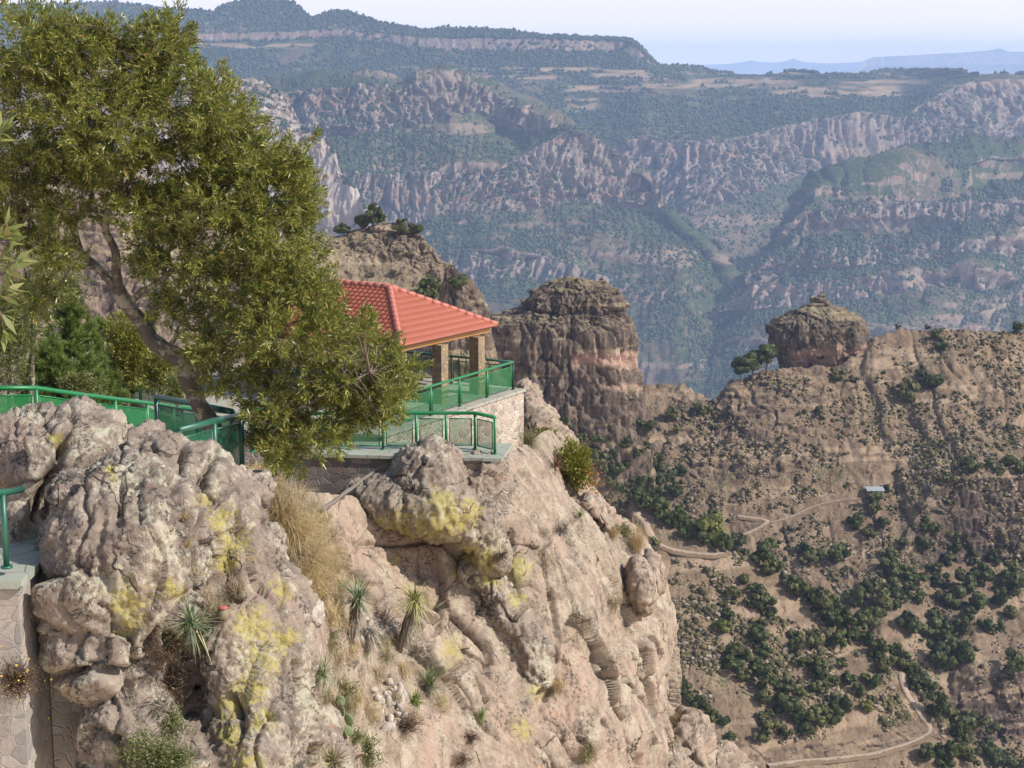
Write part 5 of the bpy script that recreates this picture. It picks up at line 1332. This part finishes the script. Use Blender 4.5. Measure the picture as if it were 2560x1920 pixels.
def shrub(u, v, ru, rv, label, seed, leafm=None, nt=90, surf=spot, tw=M_twig, leafL=.05, leafW=.022, off=.25, nleaf=500, cat='shrub', name='shrub'):
    r = np.random.default_rng(seed); f = surf(u, v); s = f[1] / FPX
    rt = empty(name, f, label, cat); c = toward(f, off)
    m = MB(); ends = []
    for _ in range(nt):
        e = c + ball(r, 1)[0] * np.array([ru * s, min(ru, rv) * s * .8, rv * s]) * (.4 + .6 * r.random())
        mid = f + (e - f) * .5 + r.normal(0, .06, 3); m.tube([f, mid, e], [.010, .006, .002], 3, False); ends.append(e)
        e2 = mid + ball(r, 1)[0] * ru * s * .5; m.tube([mid, (mid + e2) / 2 + r.normal(0, .02, 3), e2], [.006, .004, .002], 3, False); ends.append(e2)
    o = m.build('twigs', tw, rt, False); o.matrix_parent_inverse = Matrix.Translation(-Vector(f))
    if leafm:
        E = np.array(ends); k = r.integers(0, len(E), nleaf)
        V, F = leaf_quads(E[k] + r.normal(0, .05, (nleaf, 3)), ball(r, nleaf) + [0, -.2, .3], leafL, leafW, r)
        link('leaves', mesh_np('leaves', V - f, F, leafm, False), rt)
    return rt
M_twd = plain('dark_brown_twig', (.085, .06, .045), .95, .05); M_twp = plain('bleached_twig', (.30, .27, .23), .9, .1)
M_brl = leaf_mat('dry_brown_leaf', [(0, (.07, .045, .028)), (.6, (.14, .09, .055)), (1, (.22, .16, .10))], .1, .8, .1)
M_grl = leaf_mat('small_green_leaf', [(0, (.06, .085, .02)), (.6, (.12, .15, .045)), (1, (.20, .21, .09))], .25, .45, .4)
shrub(166, 645, 30, 34, 'dry dark brown twiggy shrub below the yucca on the boulder', 201, M_brl, 130, dropB, M_twd, .03, .015, .3, 700)
shrub(168, 685, 24, 26, 'tangle of dead twigs with bleached tips hanging lower on the boulder', 202, M_brl, 100, dropB, M_twd, .03, .014, .35, 500)
shrub(160, 702, 16, 22, 'bare bleached twigs poking out of the dead tangle on the boulder', 203, None, 22, dropB, M_twp, off=.4)
shrub(172, 724, 22, 24, 'green small-leaved shrub in the lower groove of the boulder', 204, M_grl, 70, dropB, M_twig, .045, .022, .3, 900)
shrub(150, 756, 44, 20, 'wide green small-leaved shrub at the bottom edge under the boulder', 205, M_grl, 110, dropB, M_twig, .045, .022, .35, 2200)
shrub(178, 760, 24, 16, 'low grey-green shrub at the bottom edge right of the wide one', 206, M_grl, 60, dropB, M_twig, .04, .02, .35, 900)
def wallspot(u, v): return P(u, v, 23.0)
shrub(16, 680, 28, 26, 'dry brown shrub with small yellow flowers in front of the old wall', 207, M_brl, 150, wallspot, M_twd, .03, .016, .15, 900)
M_flw = plain('yellow_flower', (.62, .42, .03), .7)
r = np.random.default_rng(8)
V, F = leaf_quads(P(18, 680, 22.75) + r.normal(0, 1, (34, 3)) * [.26, .05, .22], ball(r, 34) + [0, -1, 0], .035, .035, r)
fl_ = [o for o in bpy.data.objects if o.get('label', '').startswith('dry brown shrub with small')][0]
link('flowers', mesh_np('flowers', V - np.array(fl_.location), F, M_flw, False), fl_)
shrub(345, 690, 16, 10, 'small dark green leafy shrub beside the sotol tuft at the boulder', 208, M_grl, 50, spot, M_twig, .06, .026, .3, 500)
shrub(332, 640, 14, 14, 'sparse green creosote-like shrub in the grass by the boulder', 209, M_grl, 50, spot, M_twig, .05, .02, .3, 420)
shrub(368, 752, 18, 22, 'leafy bright green shrub at the bottom of the gully', 210, M_grl, 60, spot, M_twig, .07, .03, .3, 800)
shrub(355, 736, 12, 12, 'small green shrub above the leafy one at the bottom of the gully', 211, M_grl, 40, spot, M_twig, .06, .028, .3, 360)
shrub(404, 726, 30, 16, 'low grey-brown matted shrub under the loose stones', 212, M_brl, 120, spot, M_twd, .04, .018, .25, 900)
shrub(332, 708, 16, 18, 'brown twiggy bush above the pale lichen rock', 213, M_brl, 80, spot, M_twd, .035, .016, .3, 500)
shrub(268, 470, 20, 12, 'tangle of dry pinkish twigs behind the stone slab and post', 214, M_brl, 80, spot, M_twp, .03, .012, .2, 300)
shrub(462, 760, 16, 12, 'dark matted shrub on the smooth rock at the bottom centre', 215, M_brl, 60, spot, M_twd, .04, .016, .2, 400)
shrub(470, 738, 14, 9, 'small dry shrub under the lone green rosette', 216, M_brl, 50, spot, M_twd, .04, .016, .2, 300)
shrub(622, 534, 14, 14, 'rounded green shrub between the two tall grass tufts on the cliff brow', 217, M_grl, 70, spot, M_twig, .08, .035, .2, 900)
shrub(500, 556, 14, 12, 'dry nest of twigs in the hollow beside the yellow-topped knob', 218, M_brl, 60, spot, M_twd, .03, .014, .2, 300)
sp = bush('sapling', 573, 462, 54, 20, 30, 420, .14, .05, M_leafy, 'yellow-green sapling with orange lower leaves on the cliff crest', 'tree', 220, lobes=9, surf=spot(580, 500))
M_orl = leaf_mat('orange_leaf', [(0, (.28, .10, .02)), (1, (.42, .18, .04))], .3, .5, .3)
r = np.random.default_rng(9)
V, F = leaf_quads(np.concatenate([P(594, 474, 53.6) + r.normal(0, .16, (60, 3)), P(592, 490, 53.6) + r.normal(0, .18, (60, 3))]), ball(r, 120) + [0, 0, .3], .13, .05, r)
link('orange_leaves', mesh_np('orange_leaves', V - np.array(sp.location), F, M_orl, False), sp)
bush('bush', 545, 438, 58, 12, 12, 160, .10, .045, M_leafy, 'small yellow-green bush behind the tawny grass tuft at the terrace corner', 'shrub', 221, surf=P(545, 448, 58))

# prickly pears and a red-topped barrel cactus
M_pad = plain('prickly_pear_skin', (.15, .20, .10), .6)
def pear(u, v, label, seed, n=6):
    r = np.random.default_rng(seed); f = spot(u, v); rt = empty('prickly_pear', f, label, 'cactus')
    p = toward(f, .2)
    for k in range(n):
        c = p + np.array([r.normal(0, .10), r.normal(0, .04), .10 + .12 * k * .8])
        o = rockmesh('pad', (.11, .025, .15), seed * 10 + k, M_pad, 3, .04, rt); o.location = Vector(c - f); o.rotation_euler = (r.normal(0, .2), r.normal(0, .5), r.normal(0, .6))
pear(340, 722, 'pale green prickly pear standing beside the lichen-crusted rock', 3, 5)
pear(348, 738, 'low prickly pear with a round pad under the taller cactus', 4, 3)
f = dropB(223, 615); bc = empty('barrel_cactus', f, 'tiny barrel cactus with a reddish crown on the boulder right of its yucca', 'cactus')
o = rockmesh('body', (.09, .09, .11), 3, plain('barrel_cactus_skin', (.16, .14, .10), .8), 3, .1, bc); o.location = Vector(toward(f, .1) - f)
o = rockmesh('red_crown', (.07, .07, .03), 4, plain('red_spines', (.32, .10, .07), .8), 3, .2, bc); o.location = Vector(toward(f, .12) - f + ZV * .10)

# litter and short dry grass in the gully: a mass nobody could count
r = np.random.default_rng(14); gu = 372 + r.normal(0, 36, 2600); gv = 560 + 210 * r.random(2600); gk = (gu > 318) & (gu < 300 + (gv - 480) * .75) & (gu < 440)
uu_, vv_, dd_ = proj(VF); pool = VF.reshape(-1, 3); NFf = NF.reshape(-1, 3)
mk = ((uu_ > 312) & (uu_ < 330 + (vv_ - 560) * .55) & (uu_ < 425) & (vv_ > 545) & (vv_ < 780) & (fbm(VF, 1.2, 3) > .0)).ravel()
pk = pool[mk]; pk = pk[r.integers(0, len(pk), 5200)]
V, F = blades(pk, len(pk), .20, .010, r, .8, .5, .6, .03, 3)
tag(link('dry_grass', mesh_np('dry_grass', V, F, M_tan, False)), kind='stuff')
# loose stones in the gully
r = np.random.default_rng(12); protos = [rockmesh('loose_stone', (1, .9, .75), 30 + k, M_stone, 2, .5) for k in range(5)]
ii = 0
for (u0, v0, du, dv, n) in ((392, 700, 18, 13, 46), (384, 630, 16, 7, 16), (400, 722, 14, 6, 12), (366, 640, 8, 4, 6)):
    for _ in range(n):
        u, v = u0 + r.normal(0, du * .6), v0 + r.normal(0, dv * .6); f = spot(u, v)
        o = protos[ii] if ii < 5 else protos[r.integers(0, 5)].copy()
        if ii >= 5: COL.objects.link(o)
        ii += 1; sz = .05 + .09 * r.random() ** 2.5
        o.location = f + ZV * sz * .3; o.scale = (sz * (1 + r.random() * .6), sz, sz); o.rotation_euler = (r.random() * 6, r.random() * 6, r.random() * 6)
        tag(o, 'small pale broken stone in the scree below the yuccas', 'stone', 'loose pale stones in the gully')
# ---------------------------------------------------------------- trees, scrub, tracks of the middle distance
RP = []
dropM = mk_drop([VM, VN, VB1, VB2]); dropH = mk_drop([VH])
def z4(x, y): return 512 + .23146 * x, 384 + .23146 * y          # photo crop to picture coordinates
def z2(x, y): return 512 + .23146 * x, .23146 * y
def z1(x, y): return .23146 * x, .23146 * y
# ground behind the boulder and under the terraces
gx, gy = np.meshgrid(np.linspace(-40, 2, 120), np.linspace(30.5, 130, 160))
gz_ = np.interp(gy, [30, 33, 45, 56, 75, 130], [-7.6, -8.2, -11.3, -13.2, -17, -52]) + .35 * fbm(np.stack([gx, gy, gx * 0], -1), 3, 4) - .55 * np.maximum(0, gx + 2.0) ** 1.5 - 1.6 * np.maximum(0, gx + 7.2) ** 1.2 * np.clip((56 - gy) / 6, 0, 1)
VG = np.stack([gx, gy, gz_], -1)
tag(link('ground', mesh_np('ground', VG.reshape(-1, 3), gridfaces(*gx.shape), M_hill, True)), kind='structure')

# ---- tracks
def road_mat():
    t = NT('pale_dirt_road'); p = t.pos(); n = t.noise(p, .35, 5, .65); f = t.noise(p, 3, 4, .7)
    e = t.step(t.math('ADD', t.attr('edge'), t.math('MULTIPLY', t.math('SUBTRACT', t.noise(p, .9, 4, .7), .5), 1.6)), .45, .75)
    c = t.mix(f, t.mix(n, (.19, .14, .105), (.28, .215, .165)), (.31, .245, .19))
    return t.done(t.mix(e, c, t.mix(f, (.09, .064, .044), (.18, .13, .09))), .95, t.bump(f, .4, .1), .05)
M_road = road_mat()
def road(uv, w, name='dirt_road', lift=.45):
    uv = np.array(uv, float); n = max(12, int(np.hypot(*np.diff(uv, axis=0).T).sum() / 2.2))
    q = catmull(uv, n, 0)
    p = np.array([dropM(a, b, 2.0) for a, b in q])
    for _ in range(4): p[1:-1] = (p[:-2] + 2 * p[1:-1] + p[2:]) / 4
    T = np.gradient(p, axis=0); S = np.cross(T, [0, 0, 1.0]); S /= np.linalg.norm(S, axis=1, keepdims=True)
    ww = w * (1 + .35 * fbm(p, 5, 3))[:, None]
    rows = [p - S * ww * .8 + ZV * (lift - 1.0), p - S * ww * .5 + ZV * lift, p + ZV * (lift + .05), p + S * ww * .5 + ZV * lift, p + S * ww * .8 + ZV * (lift - 1.0)]
    V = np.stack(rows, 1)
    RP.append(p); return tag(link(name, mesh_np(name, V.reshape(-1, 3), gridfaces(n, 5), M_road, True, {'edge': np.tile([1.6, .55, 0, .55, 1.6], n)})), kind='structure'), p
road([z4(*c) for c in ((530, 548), (548, 575), (575, 600), (592, 640), (615, 680), (650, 702), (700, 720), (780, 733), (860, 740), (915, 733))], 2.0)
road([z4(*c) for c in ((930, 668), (985, 655), (1040, 637), (1085, 612), (1105, 597), (1085, 588), (1030, 580), (975, 572))], 2.1)
road([z4(*c) for c in ((1110, 600), (1160, 590), (1230, 565), (1300, 532), (1390, 510), (1470, 499), (1540, 490))], .9)
road([z4(*c) for c in ((1100, 1650), (1180, 1638), (1300, 1626), (1450, 1614), (1560, 1598), (1660, 1572), (1740, 1543), (1795, 1510), (1800, 1480), (1780, 1450), (1745, 1400), (1710, 1345), (1685, 1290), (1680, 1255))], 1.5)

# ---- shed
M_tin = plain('pale_tin_roof', (.24, .27, .285), .7, .2); M_adobe = plain('adobe_wall', (.34, .25, .19), .9)
f = dropM(*z4(1568, 482)); sh = empty('shed', f, 'small tin-roofed shed at the end of the faint track on the slope', 'shed')
for nm, c, d, mt in (('wall', (0, 0, 1.0), (6.0, 3.4, 2.2), M_adobe), ('door', (-1.2, -1.71, .9), (.9, .06, 1.8), M_beam)):
    m = MB(); m.box(c, d, .0); m.build(nm, mt, sh)
m = MB(); m.hexa([(-3.4, -2.1, 2.25), (3.4, -2.1, 2.25), (3.4, 2.1, 3.0), (-3.4, 2.1, 3.0)], [(-3.4, -2.1, 2.33), (3.4, -2.1, 2.33), (3.4, 2.1, 3.08), (-3.4, 2.1, 3.08)]); m.build('roof', M_tin, sh)

# ---- trees on the slopes
M_oak = leaf_mat('slope_oak_leaf', [(0, (.020, .028, .009)), (.4, (.038, .050, .014)), (.8, (.068, .080, .022)), (1, (.11, .115, .04))], .15, .6, .2, obj=.35)
M_oakl = leaf_mat('light_slope_leaf', [(0, (.06, .075, .016)), (.5, (.10, .115, .024)), (1, (.16, .155, .045))], .2, .6, .2)
M_oakg = leaf_mat('grey_slope_leaf', [(0, (.07, .065, .045)), (.5, (.12, .11, .075)), (1, (.18, .16, .115))], .1, .7, .1)
M_trk = plain('slope_trunk', (.08, .065, .05), .95, .05)
def tree_proto(seed, mat, squash=.8, n=520, trunk=.45, lobes=7, sz=.16, name='oak_tree', spread=.75):
    """unit tree: crown radius about 1, foot at the origin"""
    r = np.random.default_rng(seed); c = np.array([0, 0, trunk + squash * .75])
    lb = ball(r, lobes) * (spread * r.random((lobes, 1)) ** .35) * [1, 1, squash]; lr = .34 + .20 * r.random(lobes)
    i = r.integers(0, lobes, n); b = ball(r, n)
    q = lb[i] + b * (lr[i] * r.random(n) ** .22)[:, None] * [1, 1, .85]
    s = np.cross(b, ball(r, n)); s /= np.linalg.norm(s, axis=1, keepdims=True) + 1e-9; t = np.cross(b + ball(r, n) * .55, s); t /= np.linalg.norm(t, axis=1, keepdims=True) + 1e-9
    a = (sz * (.6 + .8 * r.random(n)))[:, None]
    V = np.stack([q + c + s * a, q + c + t * a, q + c - s * a * .9, q + c - t * a * 1.1], 1).reshape(-1, 3)
    rt = empty(name, (0, 0, 0)); link('crown', mesh_np('crown', V, np.arange(n * 4).reshape(n, 4), mat, False), rt)
    m = MB(); m.tube([(0, 0, -.3), (.04, .02, trunk), tuple(c)], [.09, .07, .04], 6)
    for j in range(min(lobes, 6)): m.tube([(.03, .01, trunk * .8), tuple(c * .5 + (c + lb[j]) * .5), tuple(c + lb[j])], [.05, .03, .01], 4, False)
    m.build('trunk', M_trk, rt, False)
    return rt
M_oakb = leaf_mat('olive_slope_leaf', [(0, (.035, .040, .013)), (.5, (.065, .070, .022)), (1, (.13, .125, .05))], .15, .6, .2, obj=.35)
PR = {'oak': [tree_proto(300 + k, (M_oak, M_oakb)[k % 3 == 1], .62 + .10 * (k % 4), 640, .30, 7 + k % 5, .15, 'oak_tree', .95) for k in range(9)],
      'light': [tree_proto(310 + k, M_oakl, .8, 560, .35, 7) for k in range(2)],
      'grey': [tree_proto(320 + k, M_oakg, .6, 260, .15, 6, .13, 'shrub') for k in range(2)],
      'tall': [tree_proto(330 + k, M_oak, 1.5, 800, .8, 9, .17, 'tall_tree', .62) for k in range(3)]}
used = set(); rT = np.random.default_rng(77)
def place(u, v, wpx, kind, label, group, drop=None, cat='tree', foot=None, sx=1.0):
    """(u, v) is the crown centre, wpx its width in picture points"""
    f = (drop or dropM)(u, v + wpx * .38) if foot is None else foot
    k = rT.integers(0, len(PR[kind])); o = PR[kind][k]
    if (kind, k) in used: o = copy_tree(o)
    used.add((kind, k))
    s = wpx * .5 * f[1] / FPX * 1.02
    o.location = f; o.scale = (s * sx * (.85 + .35 * rT.random()), s * sx, s * (.8 + .4 * rT.random())); o.rotation_euler = (0, 0, rT.random() * 6.28)
    return tag(o, label, cat, group)
def zone(lst, fn, label, group, kind='oak', drop=None, cat='tree'):
    for x, y, w in lst:
        u, v = fn(x, y); place(u, v, w * .23146, kind, label, group, drop, cat)
zone([(565, 178, 76)], z4, 'round dark tree alone at the right foot of the large butte', None)
zone([(685, 130, 60), (830, 118, 74)], z4, 'dark tree on the saddle to the right of the large butte', 'trees on the saddle')
zone([(710, 195, 44)], z4, 'small yellow-green bush on the brown slope under the saddle', None, 'light', cat='shrub')
zone([(385, 240, 62), (310, 232, 60), (500, 255, 60), (580, 265, 44), (615, 315, 92), (490, 350, 60), (645, 388, 110), (732, 375, 62), (550, 412, 74), (700, 455, 84), (590, 445, 60), (350, 290, 70), (260, 250, 70), (190, 220, 60), (430, 300, 60), (545, 300, 50), (240, 190, 70), (150, 170, 60)],
     z4, 'oak on the brown slope between the foot of the large butte and the upper road', 'oaks under the large butte')
zone([(370, 330, 80), (400, 360, 80), (440, 385, 80), (420, 420, 70), (470, 430, 70), (510, 475, 80), (560, 500, 86), (610, 522, 90), (660, 545, 92), (712, 570, 90), (680, 592, 70), (780, 622, 84), (835, 612, 96), (905, 690, 84), (970, 690, 64), (760, 645, 74), (540, 450, 60), (620, 470, 60), (740, 600, 70), (820, 660, 80)],
     z4, 'oak in the dense dark belt of trees running down above the upper road', 'belt of oaks above the upper road')
zone([(865, 632, 140)], z4, 'large bright green round tree at the bend between the two pieces of road', None, 'light')
zone([(600, 700, 64)], z4, 'dark bush at the cliff edge beside the upper road', None, cat='shrub')
zone([(1000, 730, 54), (1060, 750, 72), (1110, 740, 92), (1150, 780, 84), (1100, 792, 80), (1230, 880, 112), (1200, 850, 60), (1330, 930, 126), (1392, 962, 92), (1290, 900, 70), (1380, 1022, 84), (1455, 1060, 92), (1500, 1072, 84), (1440, 990, 74), (1540, 1102, 74), (1570, 1150, 92), (1640, 1150, 84), (1600, 1212, 84), (1682, 1192, 84), (1722, 1222, 74), (1770, 1262, 94), (1810, 1312, 74), (1735, 1292, 70), (1350, 985, 80), (1500, 1010, 60)],
     z4, 'oak in the line of trees along the crest of the near spur', 'oaks along the spur crest')
zone([(960, 900, 84), (1000, 842, 54), (1050, 880, 84), (1062, 940, 94), (1110, 972, 84), (930, 990, 54), (1070, 1040, 64), (1060, 1082, 94), (970, 1142, 104), (960, 1192, 94), (1090, 1150, 84), (1082, 1212, 94), (990, 1252, 74), (1090, 1282, 100), (1230, 1082, 64), (1300, 1112, 84), (1210, 1132, 74), (1240, 1192, 64), (1300, 1202, 64), (1420, 1112, 74), (1420, 1202, 54), (1340, 1242, 100), (1460, 1272, 64), (1545, 1282, 84), (1190, 1302, 84), (1330, 1292, 94), (1390, 1282, 54), (1090, 1352, 84), (1180, 1382, 124), (1380, 1352, 64), (1320, 1412, 124), (1430, 1392, 94), (1500, 1332, 64), (1100, 1452, 114), (1180, 1502, 74), (1270, 1492, 74), (1080, 1512, 84), (1400, 1442, 84), (1240, 1430, 90), (1030, 950, 60), (1000, 1180, 60)],
     z4, 'oak on the pinkish face of the near spur above the bottom road', 'oaks on the spur face')
zone([(905, 1040, 84)], z4, 'olive-yellow tree at the left side of the spur face, beside darker oaks', None, 'light')
zone([(1250, 1342, 54), (1530, 1392, 64)], z4, 'small yellow-green tree low on the spur face', 'light trees low on the spur', 'light')
zone([(1180, 842, 56)], z4, 'pale leafless grey tree on the spur crest', None, 'grey')
zone([(1490, 592, 84), (1545, 642, 64), (1570, 537, 54), (1600, 592, 64), (1260, 702, 84), (1310, 732, 94), (1400, 742, 94), (1280, 750, 70), (1440, 720, 60)], z4, 'dark tree on the broken slope below the tin-roofed shed', 'trees below the shed')
zone([(1562, 502, 74)], z4, 'dark tree right in front of the tin-roofed shed', None)
zone([(1612, 450, 52)], z4, 'rounded small tree just behind the tin-roofed shed', None)
zone([(1650, 752, 84), (1630, 802, 94), (1700, 812, 74), (1520, 882, 84), (1590, 932, 124), (1480, 932, 94), (1650, 942, 94), (1560, 1002, 134), (1510, 1022, 84), (1790, 602, 84), (1825, 622, 60), (1770, 692, 84), (1900, 652, 64), (1750, 822, 104), (1830, 792, 74), (1860, 852, 84), (1920, 692, 74), (1890, 922, 114), (1960, 872, 114), (2010, 932, 94), (2040, 822, 104), (2100, 932, 84), (2150, 982, 74), (1700, 1022, 94), (1732, 1042, 84), (1792, 1052, 104), (1832, 1002, 84), (1890, 1042, 84), (1930, 1052, 94), (1850, 1092, 84), (1910, 1142, 94), (1822, 1162, 124), (1870, 1202, 104), (1950, 1162, 114), (1970, 992, 64), (2050, 1042, 74), (2110, 1042, 64), (1700, 900, 70), (1760, 920, 70), (1640, 870, 80), (1560, 860, 70), (1990, 760, 60), (2090, 760, 60), (1880, 760, 60), (1690, 680, 60)],
     z4, 'oak on the wide slope between the spur crest and the right edge', 'oaks on the far slope at the right')
zone([(2165, 812, 100), (2175, 862, 110)], z4, 'dark oak at the right edge under the shaded cliff', 'dark oaks at the right edge')
zone([(2170, 1222, 104)], z4, 'bare-stemmed oak on the rim above the lower dark cliff at the right edge', None)
zone([(1830, 1400, 104), (1900, 1432, 104), (1985, 1442, 134), (2060, 1482, 84), (1870, 1582, 104), (1790, 1592, 94), (1950, 1582, 94), (2050, 1562, 84), (2120, 1602, 94), (2180, 1632, 84), (2090, 1622, 80), (1870, 1642, 84), (1930, 1500, 80), (2000, 1620, 80), (1960, 1520, 70)],
     z4, 'olive oak beyond the outer bend of the bottom road in the lower right corner', 'oaks beyond the bottom road')
zone([(740, 1322, 64), (780, 1362, 74), (820, 1392, 74), (860, 1432, 74), (900, 1452, 64), (940, 1532, 54), (722, 1282, 54), (760, 1300, 50), (840, 1440, 50)], z4, 'oak in the strip of green at the foot of the foreground cliff', 'oaks at the cliff foot')
zone([(1845, 1452, 54), (1865, 1492, 56)], z2, 'dark bush on the bare ridge to the right of the smaller butte', 'bushes on the bare ridge', cat='shrub')
zone([(1660, 1398, 26)], z2, 'tiny tree on the skyline of the bare ridge, nearer the smaller butte', None)
zone([(1802, 1390, 26)], z2, 'tiny tree on the skyline of the bare ridge, above the two dark bushes', None)
zone([(2192, 1412, 64)], z2, 'dark tree on the ridge skyline at the right edge', None)
zone([(1460, 1442, 44)], z2, 'small shrub growing on the right shoulder of the smaller butte', None, cat='shrub')
zone([(1325, 1545, 54)], z2, 'small tree against the pale base of the smaller butte', None)
zone([(1400, 1622, 64), (1790, 1632, 104), (1480, 1640, 40)], z2, 'dark bush on the open brown slope below the smaller butte', 'bushes below the smaller butte', cat='shrub')
zone([(1700, 40, 100), (1320, 118, 40), (2140, 185, 40), (1790, 10, 30)], z4, 'lone dark bush on the brown gullied hillside', 'bushes on the gullied hillside', cat='shrub')
zone([(1890, 410, 60), (2000, 360, 60), (2100, 372, 60), (2060, 340, 50), (2150, 330, 70), (1960, 330, 60), (2200, 360, 60)], z4, 'grey-green bush on the rim of the shaded cliff at the right', 'bushes on the shaded rim', cat='shrub')
# three tall trees beside the small butte
for (x, y, w, lb) in ((985, 1590, 74, 'tall dark tree, the left and lowest of the trio beside the smaller butte'), (1040, 1575, 70, 'tall tree in the middle of the trio beside the smaller butte'), (1095, 1560, 80, 'tall tree closest to the smaller butte, the right one of the trio')):
    u, v = z2(x, y); f = dropM(u, v + 14)
    place(u, v, w * .23146 * 1.25, 'tall', lb, None, foot=f)
# knoll trees
zone([(1482, 975, 74)], z1, 'dark round tree on the knoll top behind the roof, the left one', None, drop=dropH)
zone([(1575, 958, 84), (1610, 938, 84)], z1, 'dark spreading tree at the middle of the knoll top', 'middle trees on the knoll', drop=dropH)
zone([(1655, 932, 40), (1742, 950, 40)], z1, 'small tree poking up on the knoll skyline', 'small trees on the knoll skyline', drop=dropH)
zone([(1735, 988, 64), (1790, 990, 54)], z1, 'spreading dark bush just below the right shoulder of the knoll', 'bushes on the knoll shoulder', drop=dropH, cat='shrub')
dropHB = mk_drop([VH] + [np.array([[v_.co[:] for v_ in o.data.vertices]]) + np.array(o.location) for o in bpy.data.objects if o.get('label', '').startswith('rough brown rock buttress')])
zone([(1980, 1212, 84)], z1, 'dark bush high on the rock buttress right of the knoll', None, drop=dropHB, cat='shrub')
zone([(1862, 1262, 110)], z1, 'grey-green bush just behind the right slope of the red roof', None, drop=dropHB, cat='shrub')
zone([(1720, 1075, 36), (1600, 1180, 40), (1700, 1170, 50), (1560, 1040, 30), (1780, 1090, 40)], z1, 'low brown-green scrub bush on the sunlit knoll', 'scrub bushes on the knoll', 'grey', dropH, 'shrub')
for kd in PR:
    for k, o in enumerate(PR[kd]):
        if (kd, k) not in used:
            for c in list(o.children): bpy.data.objects.remove(c)
            bpy.data.objects.remove(o)

# ---- low scrub and stones on the slopes: masses nobody could count
def scrub(name, sheets, rmin, rmax, thr, mat, seed, hf=.8):
    r = np.random.default_rng(seed); PV = []
    for V, n in sheets:
        i = r.integers(0, V.shape[0] - 1, n); j = r.integers(0, V.shape[1] - 1, n); a, b = r.random(n)[:, None], r.random(n)[:, None]
        p = V[i, j] * (1 - a) * (1 - b) + V[i + 1, j] * a * (1 - b) + V[i, j + 1] * (1 - a) * b + V[i + 1, j + 1] * a * b
        PV.append(p[(fbm(p, 26, 3) + fbm(p, 6, 2, off=3) * .6) > thr])
    p = np.concatenate(PV); rp = np.concatenate(RP)
    p = p[np.array([np.min(np.hypot(rp[:, 0] - a, rp[:, 1] - b)) > 2.2 + rmax for a, b in p[:, :2]])]; rd = rmin + (rmax - rmin) * r.random(len(p)) ** 2.2
    V, F = blob_scatter(p, rd, hf + .3 * r.random(len(p)), r)
    tag(link(name, mesh_np(name, V, F, mat, False)), kind='stuff')
M_scr = leaf_mat('hill_scrub_leaf', [(0, (.035, .035, .018)), (.5, (.07, .065, .032)), (1, (.13, .11, .06))], .05, .9, .05)
M_dry = leaf_mat('hill_dry_tuft', [(0, (.12, .095, .055)), (.5, (.19, .15, .09)), (1, (.27, .215, .135))], .05, .9, .05)
M_blk = leaf_mat('hill_stone', [(0, (.09, .07, .055)), (.5, (.17, .135, .11)), (1, (.27, .22, .18))], 0, .9, .05)
scrub('scrub', [(VM, 22000), (VN, 10000)], .30, 1.15, .02, M_scr, 401)
scrub('undergrowth', [(VM[:330], 6500), (VN, 5200)], .3, 1.05, .15, M_scr, 405, .8)
scrub('dry_grass', [(VM, 30000), (VN, 14000), (VH, 1500)], .22, .65, -.15, M_dry, 402, .6)
scrub('gravel', [(VM, 14000), (VN, 9000)], .2, .9, .0, M_blk, 403, .6)
add_haze(.000057, (.38, .575, .97))
